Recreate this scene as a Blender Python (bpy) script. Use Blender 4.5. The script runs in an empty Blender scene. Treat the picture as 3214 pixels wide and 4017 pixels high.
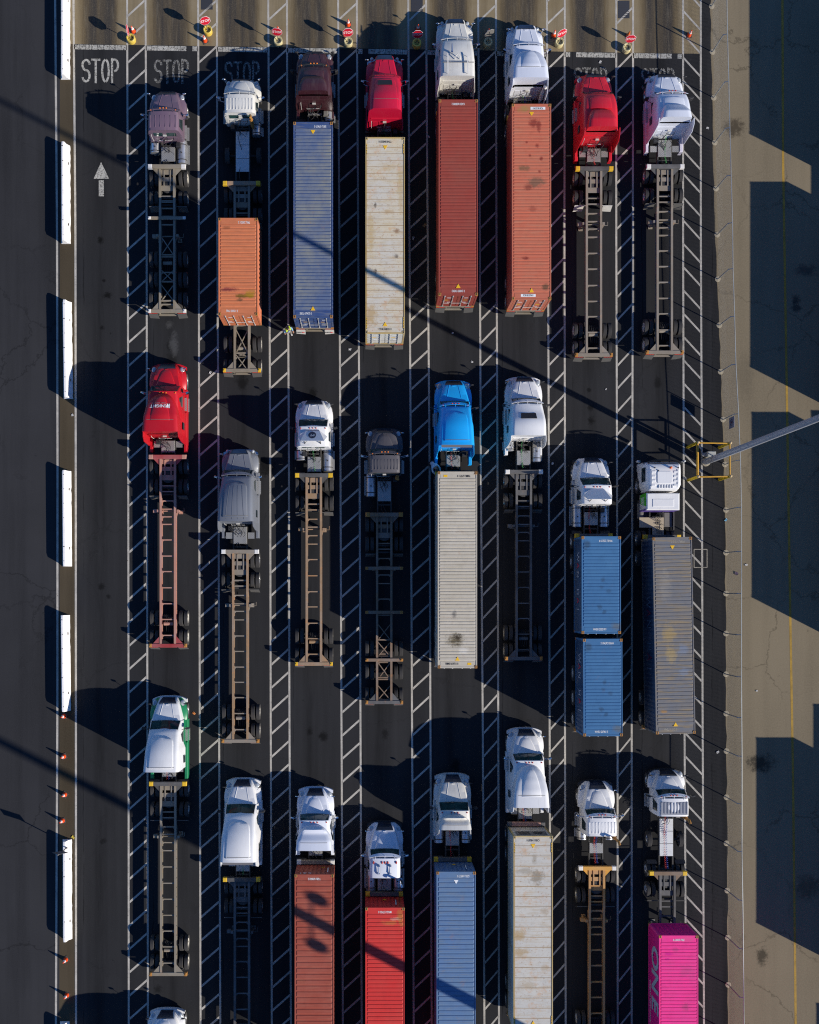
import bpy, bmesh, math, random
from mathutils import Vector, Matrix
random.seed(7)
R = math.radians
PI = math.pi
SC = bpy.context.scene
COL = SC.collection

# ---------------------------------------------------------------- camera, world, sun, exposure
CAM_H, FPX, U0, V0 = 72.5, 4328.0, 1435.0, 2327.0      # survey of the photograph: height (m), focal length, nadir
cam = bpy.data.cameras.new('Camera')
cam_ob = bpy.data.objects.new('Camera', cam)
COL.objects.link(cam_ob)
cam_ob.location = (0, 0, CAM_H)
cam.sensor_fit = 'VERTICAL'
cam.sensor_height = 36.0
cam.lens = FPX / 4017.0 * 36.0
cam.shift_x = (1607.0 - U0) / 4017.0
cam.shift_y = (V0 - 2008.5) / 4017.0
cam.clip_start = 0.5
cam.clip_end = 3000
SC.camera = cam_ob

SUN_EL, SUN_AZ = R(28.2), math.atan2(.89, -.456)        # azimuth from +Y towards +X
W = bpy.data.worlds.new('World')
SC.world = W
W.use_nodes = True
wn = W.node_tree.nodes
wn.clear()
w_out = wn.new('ShaderNodeOutputWorld')
w_bg = wn.new('ShaderNodeBackground')
w_sky = wn.new('ShaderNodeTexSky')
w_sky.sky_type = 'NISHITA'
w_sky.sun_disc = False
w_sky.sun_elevation = SUN_EL
w_sky.sun_rotation = SUN_AZ
w_sky.air_density = 1.0
w_sky.dust_density = 0.0
w_sky.ozone_density = 10.0
w_bg.inputs['Strength'].default_value = 0.105
w_tint = wn.new('ShaderNodeMix')                        # deep clear winter blue
w_tint.data_type = 'RGBA'
w_tint.blend_type = 'MULTIPLY'
w_tint.inputs[0].default_value = 1.0
w_tint.inputs[7].default_value = (.92, .97, 1.06, 1)
W.node_tree.links.new(w_sky.outputs[0], w_tint.inputs[6])
W.node_tree.links.new(w_tint.outputs[2], w_bg.inputs[0])
W.node_tree.links.new(w_bg.outputs[0], w_out.inputs[0])
sun = bpy.data.lights.new('Sun', 'SUN')
sun.energy = 5.0
sun.angle = R(0.53)
sun.color = (1.0, 0.94, 0.85)
sun_ob = bpy.data.objects.new('Sun', sun)
COL.objects.link(sun_ob)
sun_ob.location = (60, -30, 60)
sd = Vector((-math.cos(SUN_EL) * math.sin(SUN_AZ), -math.cos(SUN_EL) * math.cos(SUN_AZ), -math.sin(SUN_EL)))
sun_ob.rotation_euler = sd.to_track_quat('-Z', 'Y').to_euler()
SC.view_settings.view_transform = 'Standard'
SC.view_settings.look = 'None'
SC.view_settings.gamma = 1.0
SC.view_settings.exposure = 0.17
SC.view_settings.use_curve_mapping = False
SC.cycles.use_denoising = False
SC.cycles.filter_width = 1.15
SC.cycles.caustics_reflective = False
SC.cycles.caustics_refractive = False
SC.cycles.sample_clamp_indirect = 1.0
SC.cycles.blur_glossy = 1.0
SC.cycles.use_adaptive_sampling = False


def PX(u, z=0.0):
    return (u - U0) / FPX * (CAM_H - z)


def PY(v, z=0.0):
    return (V0 - v) / FPX * (CAM_H - z)


def P(u, v, z=0.0):
    return Vector((PX(u, z), PY(v, z), z))


# ---------------------------------------------------------------- materials
MATS = {}


class NT:
    def __init__(self, name):
        self.m = bpy.data.materials.new(name)
        self.m.use_nodes = True
        self.t = self.m.node_tree
        self.t.nodes.clear()
        self.out = self.t.nodes.new('ShaderNodeOutputMaterial')
        self.b = self.t.nodes.new('ShaderNodeBsdfPrincipled')
        self.t.links.new(self.b.outputs[0], self.out.inputs[0])

    def n(self, kind, **kw):
        x = self.t.nodes.new(kind)
        for k, v in kw.items():
            setattr(x, k, v)
        return x

    def l(self, a, b):
        self.t.links.new(a, b)

    def coords(self, rnd=True):
        tc = self.n('ShaderNodeTexCoord')
        if not rnd:
            return tc.outputs['Object']
        oi = self.n('ShaderNodeObjectInfo')
        mu = self.n('ShaderNodeMath', operation='MULTIPLY')
        mu.inputs[1].default_value = 173.0
        self.l(oi.outputs['Random'], mu.inputs[0])
        ad = self.n('ShaderNodeVectorMath', operation='ADD')
        self.l(tc.outputs['Object'], ad.inputs[0])
        self.l(mu.outputs[0], ad.inputs[1])
        return ad.outputs[0]

    def scaled(self, co, s):
        mp = self.n('ShaderNodeMapping')
        mp.inputs['Scale'].default_value = s
        self.l(co, mp.inputs['Vector'])
        return mp.outputs[0]

    def noise(self, co, scale, detail=4, rough=.6):
        x = self.n('ShaderNodeTexNoise')
        x.inputs['Scale'].default_value = scale
        x.inputs['Detail'].default_value = detail
        x.inputs['Roughness'].default_value = rough
        self.l(co, x.inputs['Vector'])
        return x.outputs['Fac']

    def ramp(self, fac, a, b):
        r = self.n('ShaderNodeMapRange')
        r.inputs['From Min'].default_value = a
        r.inputs['From Max'].default_value = b
        r.clamp = True
        self.l(fac, r.inputs['Value'])
        return r.outputs[0]

    def mul(self, a, k):
        x = self.n('ShaderNodeMath', operation='MULTIPLY')
        self.l(a, x.inputs[0])
        if isinstance(k, (int, float)):
            x.inputs[1].default_value = k
        else:
            self.l(k, x.inputs[1])
        return x.outputs[0]

    def mix(self, fac, a, b):
        x = self.n('ShaderNodeMix', data_type='RGBA')
        for s, v in ((x.inputs[6], a), (x.inputs[7], b)):
            if isinstance(v, tuple):
                s.default_value = (v[0], v[1], v[2], 1)
            else:
                self.l(v, s)
        if isinstance(fac, (int, float)):
            x.inputs[0].default_value = fac
        else:
            self.l(fac, x.inputs[0])
        return x.outputs[2]

    def bump(self, h, strength, dist):
        x = self.n('ShaderNodeBump')
        x.inputs['Strength'].default_value = strength
        x.inputs['Distance'].default_value = dist
        self.l(h, x.inputs['Height'])
        self.l(x.outputs[0], self.b.inputs['Normal'])


def stains(g, base, spots):
    """irregular stains at given places: (x, y, rx, ry, strength, colour) in the object's own metres"""
    if not spots:
        return base
    oc = g.coords(False)
    n1 = g.noise(oc, 2.6, 8, .78)
    n2 = g.noise(g.scaled(oc, (1, 2.2, 1)), 9.0, 5, .8)
    ns = g.n('ShaderNodeMath', operation='MULTIPLY_ADD')
    ns.inputs[1].default_value = .45
    g.l(n2, ns.inputs[0])
    g.l(n1, ns.inputs[2])
    for (sx, sy, rx, ry, st, sc) in spots:
        mp = g.n('ShaderNodeMapping')
        mp.inputs['Location'].default_value = (-sx / rx, -sy / ry, 0)
        mp.inputs['Scale'].default_value = (1 / rx, 1 / ry, 0)
        g.l(oc, mp.inputs['Vector'])
        ln = g.n('ShaderNodeVectorMath', operation='LENGTH')
        g.l(mp.outputs[0], ln.inputs[0])
        ma = g.n('ShaderNodeMath', operation='MULTIPLY_ADD')
        ma.inputs[1].default_value = 2.6
        g.l(ns.outputs[0], ma.inputs[0])
        g.l(ln.outputs['Value'], ma.inputs[2])
        base = g.mix(g.mul(g.ramp(ma.outputs[0], 2.85, 2.25), st), base, sc)
    return base


def simple(name, c, rough=.5, metal=0.0, spec=None, coat=0.0, dirt=.25, dscale=3.0, alpha=None):
    """plain surface with a little grime so that nothing is one flat colour"""
    if name in MATS:
        return MATS[name]
    g = NT(name)
    co = g.coords()
    f = g.ramp(g.noise(co, dscale, 6), .42, .75)
    f = g.mul(f, dirt)
    d = tuple(x * .45 + y * .1 for x, y in zip(c, (.30, .24, .17)))
    g.l(g.mix(f, c, d), g.b.inputs['Base Color'])
    g.b.inputs['Roughness'].default_value = rough
    g.b.inputs['Metallic'].default_value = metal
    g.b.inputs['Coat Weight'].default_value = coat
    if spec is not None:
        g.b.inputs['Specular IOR Level'].default_value = spec
    MATS[name] = g.m
    return g.m


def carpaint(name, c, dust=.22):
    if name in MATS:
        return MATS[name]
    g = NT(name)
    co = g.coords()
    big = g.mul(g.ramp(g.noise(co, 1.1, 6, .65), .4, .78), dust)
    streak = g.mul(g.ramp(g.noise(g.scaled(co, (9, .8, .8)), 1.5, 3), .55, .8), dust * .7)
    base = g.mix(big, c, tuple(x * .6 + .05 for x in c))
    base = g.mix(streak, base, (.26, .22, .17))
    g.l(base, g.b.inputs['Base Color'])
    r = g.n('ShaderNodeMapRange')
    r.inputs['To Min'].default_value = .34
    r.inputs['To Max'].default_value = .62
    g.l(g.noise(co, 2.3, 5), r.inputs['Value'])
    g.l(r.outputs[0], g.b.inputs['Roughness'])
    g.b.inputs['Coat Weight'].default_value = .12
    g.b.inputs['Coat Roughness'].default_value = .25
    g.bump(g.noise(co, .9, 2), .08, .05)
    MATS[name] = g.m
    return g.m


def boxsteel(name, c, fade=None, rust=.25, streak=None, blot=None, rustc=(.17, .07, .025), spots=()):
    """weathered painted container steel: fading, rust spots, grime lying along the ribs, blotches"""
    if name in MATS:
        return MATS[name]
    g = NT(name)
    co = g.coords()
    fade = fade or tuple(min(1, x * .75 + .09) for x in c)
    base = g.mix(g.ramp(g.noise(co, .55, 5, .65), .36, .68), c, fade)
    base = g.mix(g.mul(g.ramp(g.noise(co, 2.6, 6, .7), .5, .8), .45), base, tuple(x * .62 for x in c))
    if streak:
        s = g.ramp(g.noise(g.scaled(co, (.9, 9.0, 2)), 1.0, 4, .6), .5, .64)
        base = g.mix(g.mul(s, streak[3]), base, streak[:3])
    pk = g.ramp(g.noise(co, 21.0, 3, .8), .66 - .05 * rust, .72 - .05 * rust)
    base = g.mix(g.mul(pk, .25 + .3 * rust), base, tuple(x * .45 for x in c))
    sp = g.ramp(g.noise(co, 7.0, 6, .8), .70 - .16 * rust, .77 - .13 * rust)
    base = g.mix(g.mul(sp, .85), base, rustc)
    sp2 = g.mul(g.ramp(g.noise(g.scaled(co, (1, 1, .25)), 1.7, 6, .7), .62 - .1 * rust, .78), .8 * rust + .1)
    base = g.mix(sp2, base, tuple(x * 1.9 for x in rustc))
    if blot:
        v = g.n('ShaderNodeTexVoronoi')
        v.inputs['Scale'].default_value = blot[4]
        nn = g.n('ShaderNodeVectorMath', operation='ADD')
        nz = g.n('ShaderNodeTexNoise')
        nz.inputs['Scale'].default_value = 4.0
        g.l(co, nz.inputs['Vector'])
        sc = g.n('ShaderNodeVectorMath', operation='SCALE')
        sc.inputs['Scale'].default_value = .35
        g.l(nz.outputs['Color'], sc.inputs[0])
        g.l(co, nn.inputs[0])
        g.l(sc.outputs[0], nn.inputs[1])
        g.l(nn.outputs[0], v.inputs['Vector'])
        gate = g.ramp(g.noise(co, .35, 2), .48, .56)
        f = g.mul(g.mul(g.ramp(v.outputs['Distance'], .26, .15), gate), blot[3])
        base = g.mix(f, base, blot[:3])
    base = stains(g, base, spots)
    g.l(base, g.b.inputs['Base Color'])
    g.b.inputs['Roughness'].default_value = .68
    g.b.inputs['Specular IOR Level'].default_value = .3
    g.bump(g.noise(co, 3.0, 4), .15, .02)
    MATS[name] = g.m
    return g.m


def asphalt(name, c, patch=.35, spots=.5, crack=0.0, grain=16.0, marks=(), lanes=0.0):
    g = NT(name)
    co = g.coords(False)
    hi = tuple(x * 1.75 for x in c)
    lo = tuple(x * .5 for x in c)
    base = g.mix(g.mul(g.ramp(g.noise(co, .06, 5, .6), .38, .66), patch), c, hi)
    base = g.mix(g.mul(g.ramp(g.noise(g.scaled(co, (1.0, .06, 1)), .9, 5, .6), .45, .72), patch), base, lo)
    base = g.mix(g.mul(g.ramp(g.noise(co, grain, 3, .8), .35, .75), .55), base, tuple(x * 1.5 for x in c))
    base = g.mix(g.mul(g.ramp(g.noise(co, grain * 2.7, 2, .8), .62, .8), .5), base, tuple(x * 2.6 for x in c))
    sp = g.ramp(g.noise(co, .8, 6, .72), .68, .74)
    base = g.mix(g.mul(sp, spots), base, tuple(x * .3 for x in c))
    if crack:
        v = g.n('ShaderNodeTexVoronoi', feature='DISTANCE_TO_EDGE')
        v.inputs['Scale'].default_value = .17
        nz = g.n('ShaderNodeTexNoise')
        nz.inputs['Scale'].default_value = .55
        nz.inputs['Detail'].default_value = 7
        nz.inputs['Roughness'].default_value = .68
        g.l(co, nz.inputs['Vector'])
        sc = g.n('ShaderNodeVectorMath', operation='SCALE')
        sc.inputs['Scale'].default_value = 2.4
        g.l(nz.outputs['Color'], sc.inputs[0])
        nn = g.n('ShaderNodeVectorMath', operation='ADD')
        g.l(co, nn.inputs[0])
        g.l(sc.outputs[0], nn.inputs[1])
        g.l(nn.outputs[0], v.inputs['Vector'])
        gate = g.ramp(g.noise(co, .12, 3), .44, .56)
        f = g.mul(g.mul(g.ramp(v.outputs['Distance'], .012, .003), gate), crack)
        base = g.mix(f, base, tuple(x * .35 for x in c))
    if lanes:      # drip line down the middle of each 4.59 m lane, polished wheel tracks beside it
        sx = g.n('ShaderNodeSeparateXYZ')
        g.l(co, sx.inputs[0])
        ph = g.n('ShaderNodeMath', operation='MULTIPLY_ADD')
        ph.inputs[1].default_value = 2 * PI / 4.59
        ph.inputs[2].default_value = -PX(394) * 2 * PI / 4.59
        g.l(sx.outputs[0], ph.inputs[0])
        cs = g.n('ShaderNodeMath', operation='COSINE')
        g.l(ph.outputs[0], cs.inputs[0])
        wob = g.noise(g.scaled(co, (1.3, .10, 1)), 1.2, 6, .7)
        dr = g.mul(g.ramp(cs.outputs[0], .72, 1.0), g.ramp(wob, .36, .62))
        base = g.mix(g.mul(dr, lanes), base, tuple(x * .45 for x in c))
        tr = g.n('ShaderNodeMath', operation='ABSOLUTE')
        g.l(cs.outputs[0], tr.inputs[0])
        pol = g.mul(g.ramp(tr.outputs[0], .45, .1), g.ramp(g.noise(g.scaled(co, (2.2, .07, 1)), 1.0, 5, .7), .4, .65))
        base = g.mix(g.mul(pol, lanes * .8), base, tuple(x * 1.7 for x in c))
        # joints between paving passes
        j2 = g.n('ShaderNodeMath', operation='MULTIPLY_ADD')
        j2.inputs[1].default_value = .35
        g.l(g.noise(g.scaled(co, (.5, .35, 1)), .8, 6, .75), j2.inputs[0])
        g.l(sx.outputs[0], j2.inputs[2])
        mo = g.n('ShaderNodeMath', operation='PINGPONG')
        mo.inputs[1].default_value = 2.295
        g.l(j2.outputs[0], mo.inputs[0])
        base = g.mix(g.mul(g.mul(g.ramp(mo.outputs[0], .045, .012), g.ramp(g.noise(co, .3, 3), .45, .6)), .7), base, tuple(x * .35 for x in c))
    base = stains(g, base, marks)
    g.l(base, g.b.inputs['Base Color'])
    g.b.inputs['Roughness'].default_value = .95
    g.b.inputs['Specular IOR Level'].default_value = .05
    g.bump(g.noise(co, grain * 1.6, 3, .8), .35, .012)
    return g.m


def apron_mat(name):
    g = NT(name)
    co = g.coords(False)
    sx = g.n('ShaderNodeSeparateXYZ')
    g.l(co, sx.inputs[0])
    lane = g.n('ShaderNodeMath', operation='MULTIPLY_ADD')          # lanes repeat every 4.59 m
    lane.inputs[1].default_value = 2 * PI / 4.59
    lane.inputs[2].default_value = -PX(394) * 2 * PI / 4.59
    g.l(sx.outputs[0], lane.inputs[0])
    cs = g.n('ShaderNodeMath', operation='COSINE')
    g.l(lane.outputs[0], cs.inputs[0])
    l2 = g.n('ShaderNodeMath', operation='MULTIPLY')
    l2.inputs[1].default_value = 3.0
    g.l(lane.outputs[0], l2.inputs[0])
    cs2 = g.n('ShaderNodeMath', operation='COSINE')
    g.l(l2.outputs[0], cs2.inputs[0])
    wv = g.n('ShaderNodeMath', operation='MULTIPLY_ADD')
    wv.inputs[1].default_value = -.35
    g.l(cs2.outputs[0], wv.inputs[0])
    g.l(cs.outputs[0], wv.inputs[2])
    streak = g.noise(g.scaled(co, (2.2, .12, 1)), 1.0, 6, .7)
    add = g.n('ShaderNodeMath', operation='MULTIPLY_ADD')
    add.inputs[1].default_value = 2.4
    g.l(streak, add.inputs[0])
    g.l(wv.outputs[0], add.inputs[2])
    f = g.ramp(add.outputs[0], .35, 1.35)
    f2 = g.ramp(add.outputs[0], 1.25, 2.3)
    c = (.205, .158, .086)
    base = g.mix(g.ramp(g.noise(co, .5, 6, .7), .35, .7), c, (.25, .2, .125))
    base = g.mix(g.mul(f, .9), base, (.115, .084, .044))
    base = g.mix(g.mul(f2, .9), base, (.034, .032, .031))
    base = g.mix(g.mul(g.ramp(g.noise(g.scaled(co, (3.5, .3, 1)), 1.2, 5, .75), .52, .68), .35), base, (.2, .17, .12))
    base = g.mix(g.mul(g.ramp(g.noise(co, 14, 3, .8), .5, .8), .35), base, (.3, .24, .15))
    g.l(base, g.b.inputs['Base Color'])
    g.b.inputs['Roughness'].default_value = .9
    g.b.inputs['Specular IOR Level'].default_value = .2
    g.bump(g.noise(co, 22, 3, .8), .3, .01)
    return g.m


def roadpaint(name, c, wear=.5):
    """worn line paint: the ground shows through where it has flaked"""
    g = NT(name)
    co = g.coords(False)
    base = g.mix(g.ramp(g.noise(co, 1.3, 6, .7), .35, .7), c, tuple(x * .6 for x in c))
    g.l(base, g.b.inputs['Base Color'])
    g.b.inputs['Roughness'].default_value = .8
    tr = g.n('ShaderNodeBsdfTransparent')
    mx = g.n('ShaderNodeMixShader')
    f = g.ramp(g.noise(co, 9, 6, .8), .58 - .14 * wear + .1, .66 - .14 * wear + .1)
    g.l(g.mul(f, .9), mx.inputs[0])
    g.l(g.b.outputs[0], mx.inputs[1])
    g.l(tr.outputs[0], mx.inputs[2])
    g.l(mx.outputs[0], g.out.inputs[0])
    MATS[name] = g.m
    return g.m


def treadplate(name, c, metal=.55):
    g = NT(name)
    co = g.coords()
    v = g.n('ShaderNodeTexChecker')
    v.inputs['Scale'].default_value = 14.0
    g.l(co, v.inputs['Vector'])
    base = g.mix(g.mul(g.ramp(g.noise(co, 3, 5), .45, .75), .4), c, tuple(x * .5 for x in c))
    base = g.mix(g.mul(v.outputs['Fac'], .35), base, tuple(x * .5 for x in c))
    g.l(base, g.b.inputs['Base Color'])
    g.b.inputs['Metallic'].default_value = metal
    g.b.inputs['Roughness'].default_value = .45
    MATS[name] = g.m
    return g.m


def glassmat(name, c=(.02, .03, .032), rough=.06):
    if name in MATS:
        return MATS[name]
    g = NT(name)
    co = g.coords()
    g.l(g.mix(g.ramp(g.noise(co, 1.8, 3), .4, .7), c, tuple(x * 2.2 for x in c)), g.b.inputs['Base Color'])
    g.b.inputs['Roughness'].default_value = rough
    g.b.inputs['Specular IOR Level'].default_value = .5
    MATS[name] = g.m
    return g.m


M_GLASS = glassmat('dark_glass')
M_GLASSG = glassmat('green_glass', (.016, .04, .036))
M_TYRE = simple('tyre_rubber', (.046, .043, .041), .85, dirt=.5)
M_RIM = simple('wheel_aluminium', (.62, .62, .60), .35, .7)
M_RIMP = simple('wheel_painted', (.55, .52, .45), .6, 0, dirt=.6)
M_CHROME = simple('chrome', (.75, .76, .78), .14, 1.0, dirt=.1)
M_ALU = simple('aluminium_tank', (.62, .62, .62), .34, .75, dirt=.45)
M_BLACK = simple('black_plastic', (.018, .018, .02), .6)
M_STEEL = simple('dark_frame_steel', (.042, .039, .035), .75, dirt=.5)
M_GREYST = simple('grey_steel', (.16, .15, .135), .65, dirt=.6)
M_DECK = treadplate('tread_plate', (.44, .43, .40))
M_DECKF = simple('flat_deck_plate', (.62, .62, .60), .6, .1, dirt=.35)
M_AMBER = simple('amber_lens', (.75, .2, .02), .3, dirt=.05)
M_RED = simple('red_lens', (.45, .04, .03), .3, dirt=.05)
M_YEL = simple('yellow_guard_paint', (.72, .44, .02), .55, dirt=.35)
M_WHT = simple('white_guard_paint', (.75, .72, .66), .55, dirt=.35)
M_LENS = simple('headlight_lens', (.45, .48, .5), .12, .3, dirt=.1)
M_HRED = simple('red_air_hose', (.55, .03, .03), .5)
M_HBLU = simple('blue_air_hose', (.03, .06, .35), .5)
M_HBLK = simple('black_cable', (.02, .02, .022), .6)
M_HGRN = simple('green_cable', (.05, .3, .08), .6)
M_TXTW = simple('white_lettering', (.8, .8, .78), .6, dirt=.3, dscale=9)
M_TXTK = simple('black_lettering', (.03, .03, .03), .6)
M_TRI = simple('yellow_warning_decal', (.8, .46, .01), .55, dirt=.15)
M_CAST = simple('rusty_corner_casting', (.42, .19, .035), .75, dirt=.6, dscale=7)
M_FLAP = simple('mudflap_white', (.6, .57, .5), .7, dirt=.5)
M_FLAPK = simple('mudflap_rubber', (.1, .095, .085), .8, dirt=.5)
M_ROD = simple('galvanised_rod', (.62, .6, .55), .5, .2, dirt=.4)


# ---------------------------------------------------------------- mesh helpers
class MB:
    def __init__(self):
        self.v, self.f, self.mi = [], [], []
        self.cur = 0

    def add(self, vs, fs):
        o = len(self.v)
        self.v += [tuple(p) for p in vs]
        for f in fs:
            self.f.append(tuple(i + o for i in f))
            self.mi.append(self.cur)
        return self

    def box(self, x0, x1, y0, y1, z0, z1):
        x0, x1 = min(x0, x1), max(x0, x1)
        y0, y1 = min(y0, y1), max(y0, y1)
        z0, z1 = min(z0, z1), max(z0, z1)
        return self.add([(x0, y0, z0), (x1, y0, z0), (x1, y1, z0), (x0, y1, z0), (x0, y0, z1), (x1, y0, z1), (x1, y1, z1), (x0, y1, z1)],
                        [(0, 3, 2, 1), (4, 5, 6, 7), (0, 1, 5, 4), (1, 2, 6, 5), (2, 3, 7, 6), (3, 0, 4, 7)])

    def rbox(self, x0, x1, y0, y1, z0, z1, c):
        """box with chamfered top edges"""
        x0, x1 = min(x0, x1), max(x0, x1)
        y0, y1 = min(y0, y1), max(y0, y1)
        vs = [(x0, y0, z0), (x1, y0, z0), (x1, y1, z0), (x0, y1, z0), (x0, y0, z1 - c), (x1, y0, z1 - c), (x1, y1, z1 - c), (x0, y1, z1 - c),
              (x0 + c, y0 + c, z1), (x1 - c, y0 + c, z1), (x1 - c, y1 - c, z1), (x0 + c, y1 - c, z1)]
        return self.add(vs, [(0, 3, 2, 1), (0, 1, 5, 4), (1, 2, 6, 5), (2, 3, 7, 6), (3, 0, 4, 7), (4, 5, 9, 8), (5, 6, 10, 9), (6, 7, 11, 10), (7, 4, 8, 11), (8, 9, 10, 11)])

    def bar(self, p, q, w, h):
        p, q = Vector(p), Vector(q)
        d = (q - p).normalized()
        up = Vector((0, 0, 1)) if abs(d.z) < .95 else Vector((0, 1, 0))
        s = d.cross(up).normalized() * (w / 2)
        t = s.cross(d).normalized() * (h / 2)
        vs = [p - s - t, p + s - t, p + s + t, p - s + t, q - s - t, q + s - t, q + s + t, q - s + t]
        return self.add(vs, [(0, 1, 2, 3), (7, 6, 5, 4), (0, 4, 5, 1), (1, 5, 6, 2), (2, 6, 7, 3), (3, 7, 4, 0)])

    def tube(self, pts, r, n=8, r2=None, cap=True):
        pts = [Vector(p) for p in pts]
        k = len(pts)
        vs, fs = [], []
        prev = None
        for i, p in enumerate(pts):
            a = pts[min(i + 1, k - 1)] - pts[max(i - 1, 0)]
            d = a.normalized()
            if prev is None:
                up = Vector((0, 0, 1)) if abs(d.z) < .9 else Vector((1, 0, 0))
                s = d.cross(up).normalized()
            else:
                s = (prev - d * prev.dot(d)).normalized()
            prev = s
            t = d.cross(s)
            rr = r if r2 is None else r + (r2 - r) * i / max(1, k - 1)
            for j in range(n):
                a = 2 * PI * j / n
                vs.append(p + (s * math.cos(a) + t * math.sin(a)) * rr)
        for i in range(k - 1):
            for j in range(n):
                j2 = (j + 1) % n
                fs.append((i * n + j, i * n + j2, (i + 1) * n + j2, (i + 1) * n + j))
        if cap:
            fs.append(tuple(reversed(range(n))))
            fs.append(tuple(range((k - 1) * n, k * n)))
        return self.add(vs, fs)

    def lathe(self, prof, c=(0, 0, 0), n=24, axis='z', cap=True):
        """prof: (radius, height) pairs along the axis"""
        vs, fs = [], []
        for r, h in prof:
            for j in range(n):
                a = 2 * PI * j / n
                x, y = r * math.cos(a), r * math.sin(a)
                p = (x, y, h) if axis == 'z' else ((h, x, y) if axis == 'x' else (y, h, x))
                vs.append((p[0] + c[0], p[1] + c[1], p[2] + c[2]))
        for i in range(len(prof) - 1):
            for j in range(n):
                j2 = (j + 1) % n
                fs.append((i * n + j, i * n + j2, (i + 1) * n + j2, (i + 1) * n + j))
        if cap:
            fs.append(tuple(reversed(range(n))))
            fs.append(tuple(range((len(prof) - 1) * n, len(prof) * n)))
        return self.add(vs, fs)

    def loft(self, secs, closed=True, cap=True, matf=None):
        n = len(secs[0])
        vs = [p for s in secs for p in s]
        o = len(self.v)
        self.v += [tuple(p) for p in vs]
        m = n if closed else n - 1
        for i in range(len(secs) - 1):
            for j in range(m):
                j2 = (j + 1) % n
                self.f.append((o + i * n + j, o + (i + 1) * n + j, o + (i + 1) * n + j2, o + i * n + j2))
                self.mi.append(matf(i, j) if matf else self.cur)
        if cap:
            self.f.append(tuple(o + j for j in range(n)))
            self.mi.append(self.cur)
            self.f.append(tuple(o + (len(secs) - 1) * n + j for j in reversed(range(n))))
            self.mi.append(self.cur)
        return self

    def prism(self, pts, z0, z1):
        n = len(pts)
        vs = [(x, y, z0) for x, y in pts] + [(x, y, z1) for x, y in pts]
        fs = [tuple(reversed(range(n))), tuple(range(n, 2 * n))] + [(j, (j + 1) % n, n + (j + 1) % n, n + j) for j in range(n)]
        return self.add(vs, fs)

    def quad(self, a, b, c, d):
        return self.add([a, b, c, d], [(0, 1, 2, 3)])

    def ball(self, c, rx, ry, rz, n=10, m=6):
        vs, fs = [], []
        for i in range(1, m):
            t = PI * i / m
            for j in range(n):
                a = 2 * PI * j / n
                vs.append((c[0] + rx * math.sin(t) * math.cos(a), c[1] + ry * math.sin(t) * math.sin(a), c[2] + rz * math.cos(t)))
        top, bot = len(vs), len(vs) + 1
        vs += [(c[0], c[1], c[2] + rz), (c[0], c[1], c[2] - rz)]
        for i in range(m - 2):
            for j in range(n):
                j2 = (j + 1) % n
                fs.append((i * n + j, (i + 1) * n + j, (i + 1) * n + j2, i * n + j2))
        for j in range(n):
            fs.append((top, j, (j + 1) % n))
            fs.append((bot, (m - 2) * n + (j + 1) % n, (m - 2) * n + j))
        return self.add(vs, fs)

    def mesh(self, name, mats, smooth=0, fix=True):
        me = bpy.data.meshes.new(name)
        me.from_pydata(self.v, [], self.f)
        if not isinstance(mats, (list, tuple)):
            mats = [mats]
        for m in mats:
            me.materials.append(m)
        if len(mats) > 1:
            me.polygons.foreach_set('material_index', self.mi)
        if fix:
            bm = bmesh.new()
            bm.from_mesh(me)
            bmesh.ops.recalc_face_normals(bm, faces=bm.faces)
            bm.to_mesh(me)
            bm.free()
        if smooth:
            me.polygons.foreach_set('use_smooth', [True] * len(me.polygons))
            me.set_sharp_from_angle(angle=R(smooth))
        me.update()
        return me

    def build(self, name, mats, parent=None, smooth=0, loc=None, rz=0, fix=True):
        return link(name, self.mesh(name, mats, smooth, fix), parent, loc, rz)


def link(name, me, parent=None, loc=None, rz=0):
    o = bpy.data.objects.new(name, me)
    COL.objects.link(o)
    if parent is not None:
        o.parent = parent
    if loc is not None:
        o.location = loc
    if rz:
        o.rotation_euler = (0, 0, rz)
    return o


def tag(o, label, cat, group=None):
    o['label'] = label
    o['category'] = cat
    if group:
        o['group'] = group
    return o


def thing(name, label, cat, loc, rz=0, group=None):
    o = bpy.data.objects.new(name, None)
    COL.objects.link(o)
    o.location = loc
    o.rotation_euler = (0, 0, rz)
    o.empty_display_size = .3
    return tag(o, label, cat, group)


def struct(name, mb, m):
    o = mb.build(name, m)
    o['kind'] = 'structure'
    return o


TXT = {}


def textmesh(s, size, mat, depth=.002, wide=1.0, bold=.012):
    key = (s, size, mat.name, wide, bold)
    if key in TXT:
        return TXT[key]
    cu = bpy.data.curves.new('lettering', 'FONT')
    cu.body = s
    cu.size = size
    cu.align_x = 'CENTER'
    cu.align_y = 'CENTER'
    cu.extrude = depth
    cu.resolution_u = 3
    cu.offset = size * bold
    o = bpy.data.objects.new('lettering', cu)
    COL.objects.link(o)
    bpy.context.view_layer.update()
    me = bpy.data.meshes.new_from_object(o.evaluated_get(bpy.context.evaluated_depsgraph_get()))
    bpy.data.objects.remove(o)
    if wide != 1.0:
        for v in me.vertices:
            v.co.x *= wide
    me.materials.clear()
    me.materials.append(mat)
    me.name = 'lettering'
    TXT[key] = me
    return me


def text(s, size, mat, parent, loc, rot=(0, 0, 0), name='lettering', wide=1.0, bold=.012):
    o = link(name, textmesh(s, size, mat, wide=wide, bold=bold), parent, loc)
    o.rotation_euler = rot
    return o


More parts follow.
